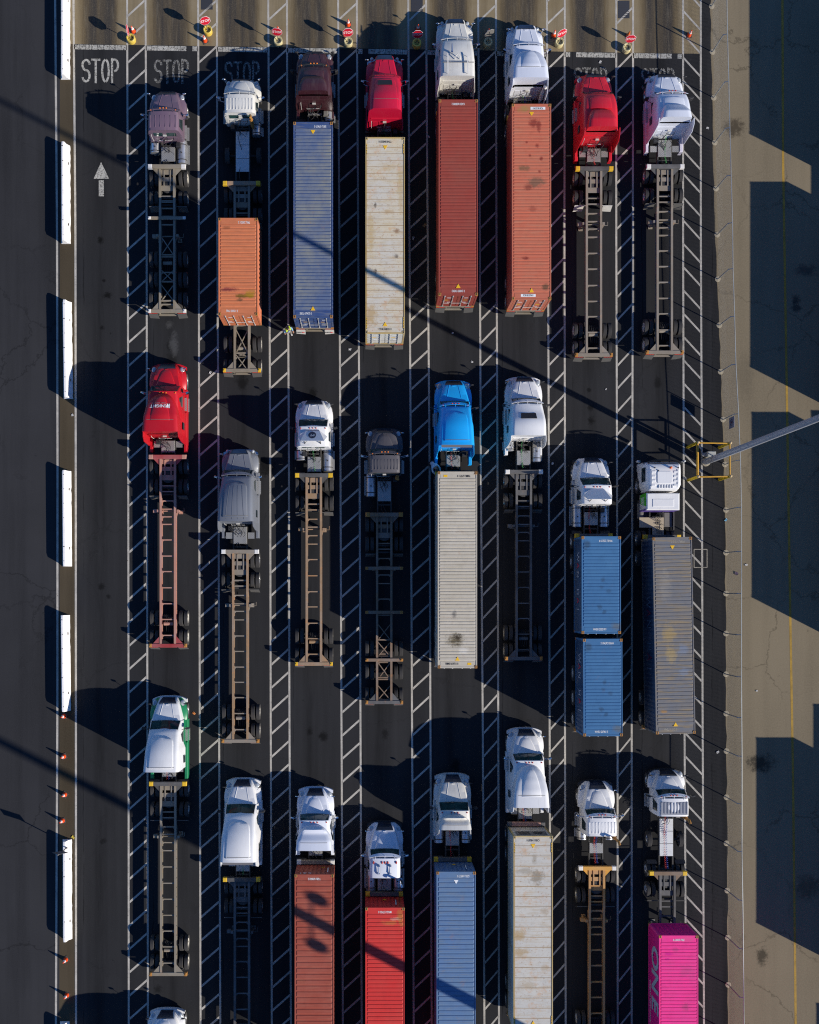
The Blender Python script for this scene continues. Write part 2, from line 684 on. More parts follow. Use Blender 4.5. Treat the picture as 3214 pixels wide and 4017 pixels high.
def drape(o, root, lift=.012):
    """lay a flat decal (child of root, heading rz) on the surfaces of root's other parts"""
    from mathutils.bvhtree import BVHTree
    vs, fs = [], []
    for c in root.children:
        if c.type == 'MESH' and c is not o and not c.name.startswith(('lettering', 'emblem', 'wheel')):
            m = c.matrix_basis
            k = len(vs)
            vs += [m @ v.co for v in c.data.vertices]
            fs += [tuple(i + k for i in p.vertices) for p in c.data.polygons]
    t = BVHTree.FromPolygons(vs, fs)
    m = o.matrix_basis
    me = o.data.copy()
    o.data = me
    zs = [v.co.z for v in me.vertices]
    z0 = min(zs)
    for v in me.vertices:
        p = m @ v.co
        h = t.ray_cast(Vector((p.x, p.y, 9)), Vector((0, 0, -1)))[0]
        z = (h.z if h else p.z) + lift + (v.co.z - z0)
        v.co = m.inverted() @ Vector((p.x, p.y, z))
    me.update()


def lerp_tab(tab, t):
    if t <= tab[0][0]:
        return tab[0][1:]
    for a, b in zip(tab, tab[1:]):
        if t <= b[0]:
            k = (t - a[0]) / (b[0] - a[0])
            return tuple(x + (y - x) * k for x, y in zip(a[1:], b[1:]))
    return tab[-1][1:]


def smooth_tab(tab, n):
    """Catmull-Rom resampling of a table of (t, values...)"""
    out = []
    t0, t1 = tab[0][0], tab[-1][0]
    for i in range(n + 1):
        t = t0 + (t1 - t0) * i / n
        k = 0
        while k < len(tab) - 2 and t > tab[k + 1][0]:
            k += 1
        p1, p2 = tab[k], tab[k + 1]
        p0, p3 = tab[max(k - 1, 0)], tab[min(k + 2, len(tab) - 1)]
        s = (t - p1[0]) / (p2[0] - p1[0])
        row = [t]
        for j in range(1, len(p1)):
            d = p2[0] - p1[0]
            m1 = (p2[j] - p0[j]) / max(1e-6, p2[0] - p0[0]) * d
            m2 = (p3[j] - p1[j]) / max(1e-6, p3[0] - p1[0]) * d
            row.append((2 * s ** 3 - 3 * s * s + 1) * p1[j] + (s ** 3 - 2 * s * s + s) * m1 + (-2 * s ** 3 + 3 * s * s) * p2[j] + (s ** 3 - s * s) * m2)
        out.append(tuple(row))
    return out

# ---------------------------------------------------------------- ground
OIL = (.006, .006, .006)
lot_marks = [(PX(u), PY(v), r, r * q, st, OIL) for u, v, r, q, st in (
    (395, 941, .28, 1, .9), (421, 1158, .34, .8, .9), (400, 1285, .2, 1, .8), (408, 1100, .15, 1, .8), (668, 1360, .3, 1.4, .6), (1270, 2890, .4, 1, .8), (1215, 2870, .3, 1, .7), (952, 1500, .5, 1.3, .7),
    (1226, 1540, .35, 1.2, .8), (2320, 1650, .3, 1, .8), (2318, 1600, .25, 1, .7), (2310, 1530, .2, 1, .7), (1510, 2880, .3, 1.5, .6), (400, 2300, .3, 1, .7), (425, 2340, .2, 1, .7), (620, 3880, .35, 1, .6), (675, 1420, .5, 1.6, .5),
    (1045, 1830, .7, 1.2, .8), (2580, 1500, .3, 1.5, .6), (1790, 3000, .4, 1.3, .7), (404, 3300, .25, 1, .6))]
lot_marks += [(PX(683), PY(1350), .35, .9, .5, (.10, .10, .10)), (PX(665), PY(1275), .3, .3, .4, (.10, .10, .10))]
yard_marks = [(PX(2880), PY(500), .85, .8, .8, (.045, .036, .025)), (PX(2982), PY(2994), 1.15, .75, .85, (.03, .027, .022)), (PX(3123), PY(1174), .4, .4, .8, (.03, .03, .03)), (PX(3124), PY(1206), .42, .4, .8, (.03, .03, .03)),
              (PX(2990), PY(3750), .5, .7, .8, (.04, .035, .025)), (PX(3160), PY(1060), .9, .5, .7, (.04, .04, .04)), (PX(3170), PY(3480), 1.2, 1.0, .6, (.06, .05, .035)), (PX(2920), PY(1480), .9, 2.0, .35, (.10, .085, .06))]
M_LOT = asphalt('lot_asphalt', (.0225, .0225, .0235), .5, .8, .22, 15, lot_marks, .55)
M_ROADA = asphalt('road_asphalt', (.029, .0288, .0305), .6, .45, .45, 14)
M_YARD = asphalt('yard_pavement', (.168, .138, .092), .32, .4, .5, 10, yard_marks)
M_APRON = apron_mat('stained_concrete')
M_DIRT = asphalt('dusty_strip', (.06, .047, .03), .6, .3, 0, 13)
M_LINE = roadpaint('white_road_paint', (.50, .465, .40), .7)
M_LINEW = roadpaint('worn_road_paint', (.48, .46, .40), 1.25)
M_YLINE = roadpaint('yellow_road_paint', (.40, .24, .03), .8)


def sheet(name, pts, z, m):
    mb = MB()
    mb.add([(x, y, z) for x, y in pts], [tuple(range(len(pts)))])
    return struct(name, mb, m)


sheet('ground', [(-420, -420), (420, -420), (420, 420), (-420, 420)], 0.0, M_YARD)
EDGE = [(2787, -900), (2787, 0), (2805, 900), (2830, 1500), (2844, 2000), (2850, 2800), (2857, 4017), (2862, 6500)]
ed = []
for (a, b) in zip(EDGE, EDGE[1:]):
    k = max(2, int((b[1] - a[1]) / 45))
    for i in range(k):
        t = i / k
        ed.append((PX(a[0] + (b[0] - a[0]) * t) + random.uniform(-.05, .05), PY(a[1] + (b[1] - a[1]) * t)))
sheet('parking_lot', [(PX(293), -70), (PX(293), PY(-900))] + ed + [(PX(2862), -70)], .004, M_LOT)
sheet('road', [(-90, -70), (PX(232), -70), (PX(236), PY(-900)), (-90, PY(-900))], .004, M_ROADA)
sheet('median_strip', [(PX(232), -70), (PX(293), -70), (PX(293), PY(-900)), (PX(236), PY(-900))], .004, M_DIRT)


def apv(u):
    return 175 + (u - 440) * .0156


sheet('concrete_apron', [(PX(268), PY(apv(268))), (PX(2752), PY(apv(2752))), (PX(2752), PY(-900)), (PX(268), PY(-900))], .008, M_APRON)

# lines: measured u at v = 0, 900, 1800, 2800, 4017
VS = (0, 900, 1800, 2800, 4017)
LN = dict(
    a=(217, 224.5, 226.4, 225.8, 220), b=(289, 296.6, 297.8, 298.5, 299), c=(499.4, 502, 503.8, 505, 505.7), d=(571.5, 576, 577, 579, 581),
    e=(778, 780.6, 782, 784.4, 787.6), f=(851.4, 853, 858, 860, 865), g=(1053, 1057, 1060.6, 1062.5, 1067), h=(1126, 1129.5, 1134, 1136, 1142),
    i=(1327, 1331.6, 1336, 1340, 1345.7), j=(1400, 1405.6, 1411, 1414.5, 1419.6), k=(1602, 1606.5, 1612, 1616.7, 1623.7), l=(1672, 1678, 1685.6, 1688.8, 1694),
    m=(1876, 1882.7, 1886.5, 1894, 1901), n=(1946, 1948, 1952, 1955, 1958), o=(2145.7, 2150, 2153.4, 2156.5, 2160), p=(2216, 2214.6, 2216.7, 2216.7, 2219.6),
    q=(2418, 2418, 2420.8, 2423, 2423.6), r=(2484, 2482.8, 2481, 2478.5, 2478.5), s=(2680, 2680, 2682.6, 2685.4, 2692), t=(2749.5, 2749.5, 2753.7, 2756.5, 2762))


def lu(key, v):
    L = LN[key]
    if v <= 0:
        return L[0]
    for a, b, x, y in zip(VS, VS[1:], L, L[1:]):
        if v <= b:
            return x + (y - x) * (v - a) / (b - a)
    return L[-1]


ZM = .0125
for key in LN:
    mb = MB()
    vs = list(range(-500, 4700, 130))
    w = .062 if key not in 'ab' else .068
    for a, b in zip(vs, vs[1:]):
        wj = w
        mb.quad((PX(lu(key, a)) - wj, PY(a), ZM), (PX(lu(key, b)) - wj, PY(b), ZM), (PX(lu(key, b)) + wj, PY(b), ZM), (PX(lu(key, a)) + wj, PY(a), ZM))
    o = struct('lane_line', mb, M_LINE)
ISL = [('c', 'd', 245.5, 91.5, 1), ('e', 'f', 245.5, 90.6, 1), ('g', 'h', 257, 90.4, 1), ('i', 'j', 258, 90.6, 1), ('k', 'l', 262, 90.4, 1), ('m', 'n', 264, 90.1, 1),
       ('o', 'p', 271, 89.3, 1), ('q', 'r', 271, 89.5, 1), ('s', 't', 46, 91.3, -1)]
for a, b, v0, dv, sg in ISL:
    mb = MB()
    for k in range(-6, 50):
        v = v0 + dv * k
        if 160 < v < 236 and sg > 0:
            continue
        rise = 61 if sg > 0 else -70
        u0, u1 = lu(a, v) + 3, lu(b, v - rise) - 3
        p, q = Vector((PX(u0), PY(v), ZM)), Vector((PX(u1), PY(v - rise), ZM))
        e = Vector((0, .085, 0))
        mb.quad(p - e, q - e, q + e, p + e)
    struct('hatch_marking', mb, M_LINE)
# stop line across the lanes, worn through in places
for (a, b) in (('b', 'c'), ('d', 'e'), ('f', 'g'), ('h', 'i'), ('j', 'k'), ('l', 'm'), ('n', 'o'), ('p', 'q'), ('r', 's')):
    mb = MB()
    u0, u1 = lu(a, 190), lu(b, 190)
    n = 9
    for i in range(n):
        if random.random() < .16 and 0 < i < n - 1:
            continue
        ua, ub = u0 + (u1 - u0) * i / n, u0 + (u1 - u0) * (i + 1) / n - 1.2
        mb.quad((PX(ua), PY(apv(ua) + 21), ZM), (PX(ub), PY(apv(ub) + 21), ZM), (PX(ub), PY(apv(ub) + 2), ZM), (PX(ua), PY(apv(ua) + 2), ZM))
    struct('stop_line', mb, M_LINEW)


# STOP stencils and the arrow
def stroke(mb, pts, w, z):
    for a, b in zip(pts, pts[1:]):
        a, b = Vector((a[0], a[1], z)), Vector((b[0], b[1], z))
        d = (b - a).normalized()
        s = Vector((-d.y, d.x, 0)) * (w / 2)
        e = d * (w * .22)
        mb.quad(a - s - e, b - s + e, b + s + e, a + s - e)


def arc(cx, cy, rx, ry, a0, a1, n=9):
    return [(cx + rx * math.cos(R(a0 + (a1 - a0) * i / n)), cy + ry * math.sin(R(a0 + (a1 - a0) * i / n))) for i in range(n + 1)]


GLY = {'S': [arc(.5, .74, .42, .20, 10, 140), arc(.5, .74, .42, .22, 150, 262), arc(.5, .29, .42, .23, 80, -30), arc(.5, .26, .42, .20, -45, -165)],
       'T': [[(.0, .95), (.43, .95)], [(.57, .95), (1.0, .95)], [(.5, .9), (.5, 0)]],
       'O': [arc(.5, .5, .40, .45, 100, 262, 12), arc(.5, .5, .40, .45, 80, -82, 12)],
       'P': [[(.12, 1), (.12, 0)], arc(.42, .72, .42, .24, 112, -88, 12)]}


M_FADE = roadpaint('faded_road_paint', (.30, .29, .26), 1.6)


def stencil(word, u0, u1, v0, v1, m=None):
    mb = MB()
    W, Hh = PX(u1) - PX(u0), PY(v0) - PY(v1)
    cw = W / (len(word) + .17 * (len(word) - 1))
    x = PX(u0)
    z0 = ZM
    for i, ch in enumerate(word):
        for st in GLY[ch]:
            for a, b in zip(st, st[1:]):
                stroke(mb, [(x + a[0] * cw, PY(v1) + a[1] * Hh), (x + b[0] * cw, PY(v1) + b[1] * Hh)], .14, z0)
                z0 += .00012
        x += cw * 1.17
    struct('stop_lettering', mb, m or M_LINEW)


for u0, u1, v0, v1 in ((322, 469, 230, 325), (606, 743, 233, 328), (883, 1020, 240, 334), (2253, 2383, 264, 354), (2517, 2647, 267, 357)):
    stencil('STOP', u0, u1, v0, v1, None if u0 == 322 else M_FADE)
mb = MB()
mb.add([P(397, 636, ZM), P(368, 701, ZM), P(428.5, 701, ZM)], [(0, 1, 2)])
mb.quad(P(388, 707, ZM), P(388, 770, ZM), P(408, 770, ZM), P(408, 707, ZM))
struct('arrow_marking', mb, M_LINEW)
# yellow line in the yard, catch basin outline
mb = MB()
yl = [(3070, -400), (3070, 0), (3072.5, 633), (3087, 1533), (3101, 2433), (3111, 3011), (3122, 4017), (3128, 4700)]
for a, b in zip(yl, yl[1:]):
    mb.quad((PX(a[0]) - .075, PY(a[1]), .005), (PX(b[0]) - .075, PY(b[1]), .005), (PX(b[0]) + .075, PY(b[1]), .005), (PX(a[0]) + .075, PY(a[1]), .005))
struct('yellow_line', mb, M_YLINE)
mb = MB()
sq = [(2723, 2155), (2774, 2155), (2774, 2226), (2723, 2226)]
for i in range(4):
    a, b = sq[i], sq[(i + 1) % 4]
    stroke(mb, [(PX(a[0]), PY(a[1])), (PX(b[0]), PY(b[1]))], .05, .018 + i * .0004)
struct('inspection_outline', mb, roadpaint('thin_road_paint', (.42, .38, .3), .8))
M_GRATE = simple('drain_steel', (.05, .052, .06), .6, .3, dirt=.4)
for i, (u0, u1, v0, v1, w) in enumerate(((789, 835, -4, 38, 'third'), (1612, 1659, -4, 45, 'fifth'), (2424, 2470, 3, 72, 'right'))):
    mb = MB()
    x0, x1, y0, y1 = PX(u0), PX(u1), PY(v1), PY(v0)
    mb.box(x0, x1, y0, y1, .008, .011)
    n = 9
    for k in range(n):
        yy = y0 + (y1 - y0) * (k + .5) / n
        mb.box(x0 + .03, x1 - .03, yy - .02, yy + .02, .011, .019)
    o = mb.build('drain_grate', M_GRATE)
    tag(o, ('dark steel drain grate in the second hatched strip from the left', 'dark steel drain grate in the hatched strip beside the maskless white truck', 'dark square drain grate crossed by paint above the last stop sign on the right')[i], 'drain grate', 'drain grates at the head of the lanes')

# ---------------------------------------------------------------- chain link fence
FB = [(2790, -330), (2790, -150), (2792, 25), (2795, 204), (2800, 383.5), (2804, 559.5), (2809, 740), (2814, 920.5), (2816, 1095), (2822, 1276), (2827, 1458), (2837, 1646), (2844, 1822),
      (2848, 2000.6), (2848, 2168), (2848, 2328), (2848, 2485), (2848, 2644.5), (2849, 2799), (2850, 2946), (2850, 3127), (2850, 3308), (2853, 3493), (2855, 3677.5), (2857, 3862.6), (2859, 4045), (2860, 4230)]
FZ = 2.36
M_FENCE = simple('galvanised_fence', (.42, .44, .42), .55, .35, dirt=.3)
M_WIRE = simple('fence_wire', (.20, .19, .17), .6, .3, dirt=.3)
M_CONC = simple('light_concrete', (.36, .31, .22), .85, dirt=.3)
fence = thing('chain_link_fence', 'long chain link fence with leaning-armed grey posts between the truck lot and the pavement', 'fence', (PX(2820), 0, 0))
fl = [Vector((PX(u) - PX(2820), PY(v), 0)) for u, v in FB]
for p in fl:
    mb = MB()
    mb.tube([(p.x, p.y, 0), (p.x, p.y, FZ - .12)], .035, 7)
    mb.tube([(p.x, p.y, FZ - .14), (p.x + .22, p.y, FZ)], .024, 6)
    post = mb.build('post', M_FENCE, fence, smooth=40)
    mb = MB()
    mb.lathe([(.19, .004), (.19, .024), (.17, .03)], (p.x, p.y, 0), 14)
    mb.build('footing', M_CONC, post, smooth=40)
mb = MB()
mb.tube([(p.x + .22, p.y, FZ) for p in fl], .026, 6)
mb.build('top_rail', M_FENCE, fence, smooth=60)
mb = MB()
cum = [0]
for a, b in zip(fl, fl[1:]):
    cum.append(cum[-1] + (b - a).length)


def fpt(s, z):
    s = min(max(s, 0), cum[-1])
    for i in range(len(cum) - 1):
        if s <= cum[i + 1]:
            t = (s - cum[i]) / (cum[i + 1] - cum[i])
            p = fl[i].lerp(fl[i + 1], t)
            lean = 0 if z < FZ - .14 else .22 * (z - FZ + .14) / .14
            return Vector((p.x + .04 + lean, p.y, z))


step = .088
Hm = FZ - .05
s = -Hm
while s < cum[-1]:
    for sg in (1, -1):
        a, b = (s, s + Hm) if sg > 0 else (s + Hm, s)
        z0, z1 = .05, FZ
        pa, pb = fpt(a, z0), fpt(b, z1)
        if min(a, b) < 0 or max(a, b) > cum[-1]:
            continue
        mb.tube([pa, fpt((a + b) / 2, (z0 + z1) / 2), pb], .0028, 3, cap=False)
    s += step
mb.build('wire_mesh', M_WIRE, fence, fix=False)

# sign hanging on the fence
sp = P(2845, 1658, 0)
sg = thing('fence_sign', 'grey rectangular warning sign with a ringed symbol hung on the wire fence', 'sign', (sp.x - .1, PY(1658, 1.6), 0))
M_SIGNG = simple('grey_sign_face', (.22, .22, .26), .5, dirt=.2)
mb = MB()
mb.box(-.012, .012, -.36, .36, 1.15, 2.1)
mb.build('sign_plate', M_SIGNG, sg)
mb = MB()
for i in range(20):
    a0, a1 = 2 * PI * i / 20, 2 * PI * (i + 1) / 20
    mb.bar((-.016, .2 * math.cos(a0), 1.62 + .2 * math.sin(a0)), (-.016, .2 * math.cos(a1), 1.62 + .2 * math.sin(a1)), .03, .006)
mb.box(-.02, -.013, -.05, .05, 1.5, 1.74)
mb.bar((-.018, -.14, 1.48), (-.018, .14, 1.76), .03, .006)
mb.build('symbol', simple('sign_symbol', (.10, .03, .06), .5), sg)

# ---------------------------------------------------------------- tall light poles
M_POLE = simple('galvanised_pole', (.42, .43, .45), .5, .3, dirt=.25)


def light_pole(loc, label, cross, r0=.205, r1=.15):
    t = thing('light_pole', label, 'light pole', loc, 0, 'tall yard light poles')
    mb = MB()
    mb.tube([(0, 0, .1), (0, 0, 31)], r0, 16, r1)
    mb.build('shaft', M_POLE, t, smooth=40)
    mb = MB()
    mb.lathe([(.30, .0), (.30, .10), (.27, .13)], (0, 0, 0), 16)
    mb.build('base', M_CONC, t, smooth=30)
    mb = MB()
    mb.lathe([(.12, 30.6), (1.1, 30.7), (1.1, 30.85), (.12, 30.95)], (0, 0, 0), 18)
    ring = mb.build('lamp_ring', M_POLE, t, smooth=30)
    for k in range(6):
        a = 2 * PI * k / 6
        mb = MB()
        mb.rbox(1.1 * math.cos(a) - .25, 1.1 * math.cos(a) + .25, 1.1 * math.sin(a) - .25, 1.1 * math.sin(a) + .25, 30.35, 30.7, .06)
        mb.build('floodlight', M_GREYST, ring)
    if cross:
        mb = MB()
        mb.tube([(0, -1.55, 18.9), (0, 1.55, 18.9)], .06, 8)
        arm = mb.build('cross_arm', M_POLE, t)
        for y in (-1.45, 1.45):
            mb = MB()
            mb.ball((0, y, 18.7), .38, .36, .42, 12, 8)
            mb.build('floodlight', M_GREYST, arm, smooth=50)
    return t


PB = P(2768, 1812)
pole = light_pole(PB, 'tall grey light pole rising from inside the yellow guard rails', False)
mb = MB()
mb.rbox(-.02, .5, .28, .62, .0, .62, .02)
mb.build('cabinet', simple('cabinet_paint', (.42, .42, .38), .5), pole)
mb = MB()
mb.box(-.3, -.02, .34, .56, .0, .3)
mb.build('conduit_box', simple('pale_box', (.3, .3, .3), .5), pole)
light_pole((21.6, -33.1, 0), 'tall grey light pole with a floodlight crossarm beyond the bottom of the view', True, .44, .24)

gr = thing('pole_guard', 'yellow four post guard frame with top rails around the tall light pole', 'guard rail', (PX(2757), PY(1818), 0))
gb = [P(2698, 1754), P(2821, 1756), P(2699, 1884), P(2822, 1882)]
gb = [p - Vector(gr.location) for p in gb]
M_YPOST = simple('yellow_steel_paint', (.62, .43, .01), .45, dirt=.35, dscale=6)
for p in gb:
    mb = MB()
    mb.tube([(p.x, p.y, 0), (p.x, p.y, 2.32)], .09, 14)
    po = mb.build('post', M_YPOST, gr, smooth=40)
    mb = MB()
    mb.lathe([(.095, 2.32), (.08, 2.37), (.04, 2.4), (.005, 2.405)], (p.x, p.y, 0), 14)
    mb.build('post_cap', simple('faded_cap', (.5, .36, .18), .6), po, smooth=50)
M_YRUST = simple('rusty_yellow_rail', (.52, .27, .015), .6, dirt=.6, dscale=6)
for a, b, r in ((0, 1, .05), (2, 3, .05), (0, 2, .085), (1, 3, .05)):
    mb = MB()
    pa, pb = gb[a], gb[b]
    d = (pb - pa).normalized() * .09
    mb.tube([(pa.x + d.x, pa.y + d.y, 2.12), (pb.x - d.x, pb.y - d.y, 2.12)], r, 10)
    mb.build('top_rail', M_YRUST, gr, smooth=40)

# ---------------------------------------------------------------- concrete barriers
g = NT('white_concrete')
co = g.coords()
base = g.mix(g.mul(g.ramp(g.noise(co, 3, 6, .7), .5, .8), .35), (.86, .83, .78), (.55, .50, .42))
g.l(base, g.b.inputs['Base Color'])
g.b.inputs['Roughness'].default_value = .85
g.bump(g.noise(co, 6, 5, .7), .3, .03)
M_BARR = g.m
BAR = [(256, -60, 256, 313, 'first white concrete barrier at the upper edge left of the stop line'), (256.5, 573, 258, 957, 'white concrete barrier beside the arrow marking'),
       (262, 1187, 267, 1565, 'chipped white concrete barrier crossed by the shadow of the red truck'), (260, 1849, 263, 2222, 'white concrete barrier level with the grey sleeper truck'),
       (255, 2413, 259, 2788, 'ragged white concrete barrier just above the first orange cone'), (263, 3292, 264, 3682, 'white concrete barrier carrying a thin diamond sign'),
       (253, 4006, 254, 4390, 'white concrete barrier cut off by the bottom edge')]
for i, (ua, va, ub, vb, lab) in enumerate(BAR):
    p, q = P(ua + 2.5, va, 0), P(ub + 2.5, vb, 0)
    L = (p - q).length
    mid = (p + q) / 2
    an = math.atan2(-(p.x - q.x), p.y - q.y)
    t = thing('concrete_barrier', lab, 'barrier', mid, an, 'concrete barriers along the left lane')
    mb = MB()
    prof = [(.30, 0), (.30, .07), (.14, .33), (.085, .78), (.06, .81)]
    secs = []
    rs = random.Random(i)
    n = 30
    for k in range(n + 1):
        y = -L / 2 + L * k / n
        er = rs.uniform(-.012, .012)
        foot = rs.uniform(0, .035) if rs.random() < .45 else 0
        ez = -.05 if k in (0, n) else 0
        right = [(x + er * .3 - (foot if j < 2 else foot * .4 if j == 2 else 0), y, max(0, z + (ez if j > 2 else 0))) for j, (x, z) in enumerate(prof)]
        left = [(-x, y, max(0, z + (ez if j > 2 else 0))) for j, (x, z) in enumerate(prof)][::-1]
        secs.append(right + left)
    mb.loft(secs)
    body = mb.build('body', M_BARR, t, smooth=32)
    mb = MB()
    for yy in (-L * .31, L * .31):
        mb.box(.13, .235, yy - .09, yy + .07, .17, .25)
    for k in range(7):
        mb.box(-.04 + rs.uniform(-.03, .05), .0 + rs.uniform(0, .05), -L * .45 + L * .9 * k / 6, -L * .45 + L * .9 * k / 6 + .05, .79, .816)
    mb.build('slot', simple('dark_slot', (.06, .055, .05), .9), t)
# diamond sign on the sixth barrier
bp = P(263, 3323, .8)
ds = thing('diamond_sign', 'grey backed diamond road sign on a thin post fixed to the white barrier', 'sign', (bp.x - .02, PY(3326, .81), .80))
mb = MB()
mb.box(-.06, .06, -.06, .06, 0, .03)
mb.bar((0, 0, .02), (0, 0, 2.05), .05, .05)
mb.build('post', M_GREYST, ds)
mb = MB()
s = .52
mb.add([(-s, .03, 1.5), (0, .03, 1.5 - s), (s, .03, 1.5), (0, .03, 1.5 + s), (-s, .042, 1.5), (0, .042, 1.5 - s), (s, .042, 1.5), (0, .042, 1.5 + s)],
       [(0, 1, 2, 3), (7, 6, 5, 4), (0, 4, 5, 1), (1, 5, 6, 2), (2, 6, 7, 3), (3, 7, 4, 0)])
mb.build('sign_plate', simple('sign_back', (.14, .13, .12), .6), ds)

# ---------------------------------------------------------------- cones and stop signs
M_CONE = simple('orange_cone_plastic', (.85, .075, .01), .5, dirt=.12)
M_CONED = simple('dull_cone_plastic', (.6, .12, .02), .6, dirt=.4)
M_CBASE = simple('cone_base_rubber', (.06, .05, .045), .8, dirt=.4)
M_REFL = simple('cone_band', (.85, .83, .8), .4, dirt=.1)
mb = MB()
mb.lathe([(.155, .03), (.03, .70), (.02, .71)], (0, 0, 0), 18)
ME_CONE = mb.mesh('cone', M_CONE, 40)
ME_CONED = mb.mesh('cone', M_CONED, 40)
mb = MB()
mb.rbox(-.19, .19, -.19, .19, .0, .035, .01)
ME_CBASE = mb.mesh('cone_base', M_CBASE)
mb = MB()
for z0, z1 in ((.36, .50), (.555, .61)):
    r = lambda z: .155 - .125 * (z - .03) / .67 + .003
    mb.lathe([(r(z0), z0), (r(z1), z1)], (0, 0, 0), 18, cap=False)
ME_CBAND = mb.mesh('reflective_band', M_REFL, 40)


def cone(u, v, label, group, s=1.0, dull=False, rz=0, zc=.12):
    t = thing('traffic_cone', label, 'traffic cone', P(u, v, 0), rz, group)
    t.scale = (s, s, s)
    b = link('body', ME_CONED if dull else ME_CONE, t)
    link('base', ME_CBASE, t)
    if not dull:
        link('reflective_band', ME_CBAND, b)


gl = 'orange cones along the left lane'
cone(252, 2809, 'orange traffic cone in truck shadow right below the fifth barrier', gl)
cone(251, 2967, 'orange traffic cone crossing point of the broad blurred pole shadow', gl, rz=.4)
cone(255, 3117, 'orange traffic cone in the middle of the sunlit gap between two barriers', gl, rz=.9)
cone(246, 3219, 'orange traffic cone closest above the barrier with the diamond sign', gl, rz=.2)
cone(259, 3764, 'orange traffic cone closest below the barrier with the diamond sign', gl, rz=.6)
cone(263, 3903, 'orange traffic cone lowest on the left side above the cut off barrier', gl, rz=1.2)
gt = 'orange cones beside the stop signs'
cone(524, 124, 'bright orange cone behind the yellow bucket with an edge-on sign', gt)
cone(805, 161, 'bright orange cone standing in front of the tilted stop sign', gt, rz=.5)
cone(1093, 126, 'orange cone overlapped by the third stop sign in half shade', gt, rz=.3)
cone(1367, 98, 'orange cone farthest up behind the stop sign near the maroon truck', gt)
cone(1353, 136, 'orange cone tucked behind the corner of the stop sign near the maroon truck', gt, rz=.2)
cone(1640, 118, 'shaded orange cone left of the flat white truck above a shaded stop sign', gt)
cone(1915, 134, 'shaded orange cone behind the turned sign between the two white trucks', gt, rz=.8)
cone(2172, 140, 'orange cone in shade left of the slanted stop sign', gt)
cone(2463, 142, 'dull battered orange cone without band behind the last stop sign', gt, .9, True)
cone(2703, 139, 'orange cone alone in the hatched strip farthest right', gt, .95)

M_BUCK = simple('yellow_bucket_paint', (.66, .47, .07), .5, dirt=.45, dscale=6)
M_BUCKP = simple('pale_bucket_paint', (.55, .47, .24), .55, dirt=.5, dscale=6)
M_STOPR = simple('stop_sign_red', (.58, .012, .03), .45, dirt=.1)
M_STOPW = simple('stop_sign_white', (.8, .78, .76), .5, dirt=.08)
M_STOPB = simple('sign_edge_orange', (.75, .2, .14), .5, dirt=.2)


def octa(r, y0, y1, mb):
    a = [(r * math.cos(R(22.5 + 45 * k)) / math.cos(R(22.5)), r * math.sin(R(22.5 + 45 * k)) / math.cos(R(22.5))) for k in range(8)]
    vs = [(x, y0, z) for x, z in a] + [(x, y1, z) for x, z in a]
    mb.add(vs, [tuple(range(8)), tuple(reversed(range(8, 16)))] + [(k, (k + 1) % 8, 8 + (k + 1) % 8, 8 + k) for k in range(8)])


def stop_sign(u, v, rz, label, pale=False, tilt=14, face=True):
    t = thing('stop_sign', label, 'stop sign', P(u, v, 0), rz, 'stop signs in weighted buckets')
    mb = MB()
    mb.lathe([(.27, 0), (.285, .1), (.275, .12), (.29, .3), (.275, .32), (.285, .42), (.25, .45), (.17, .41), (.17, .32), (.02, .31)], (0, 0, 0), 20)
    b = mb.build('bucket', M_BUCKP if pale else M_BUCK, t, smooth=35)
    mb = MB()
    for k in range(5):
        a = k * 1.257 + .3
        mb.ball((.12 * math.cos(a), .12 * math.sin(a), .325), .04, .035, .02, 8, 5)
    mb.build('ballast', simple('dark_ballast', (.05, .04, .03), .9), b, smooth=50)
    mb = MB()
    tl = math.tan(R(tilt * .35))
    mb.tube([(0, 0, .3), (0, tl * 1.25, 1.55)], .022, 8)
    mb.build('post', M_GREYST, t, smooth=40)
    hd = bpy.data.objects.new('sign_plate', None)
    mb = MB()
    mb.cur = 0
    octa(.315, -.022, -.012, mb)
    mb.cur = 1
    octa(.335, -.012, -.004, mb)
    mb.cur = 2
    octa(.333, -.004, .004, mb)
    pl = mb.build('sign_plate', [M_STOPR, M_STOPW, M_GREYST], t)
    pl.location = (0, tl * 1.0 - .025, 1.38)
    pl.rotation_euler = (R(-tilt), 0, 0)
    bpy.data.objects.remove(hd)
    text('STOP', .265, M_STOPW, pl, (0, -.026, -.005), (PI / 2, 0, 0), wide=.92)


stop_sign(518, 160, R(96), 'stop sign seen edge-on in a bright yellow bucket at the far left', tilt=4)
stop_sign(818, 128, R(14), 'tilted stop sign in a clean yellow bucket with its cone in front', tilt=16)
stop_sign(1093, 170, R(-6), 'stop sign partly covered by the tip of the cone behind it', True)
stop_sign(1367, 174, R(4), 'sunlit stop sign in a pale bucket with two cones behind', True, 18)
stop_sign(1635, 179, R(2), 'stop sign wholly in shade left of the flat roofed white truck', False)
stop_sign(1913, 176, R(205), 'stop sign turned away in the shade between two white trucks', True, -6)
stop_sign(2192, 175, R(24), 'stop sign slanting up to the right beside the white arched roof truck', True)
stop_sign(2455, 197, R(2), 'rightmost stop sign fully sunlit in a pale holed bucket', True)

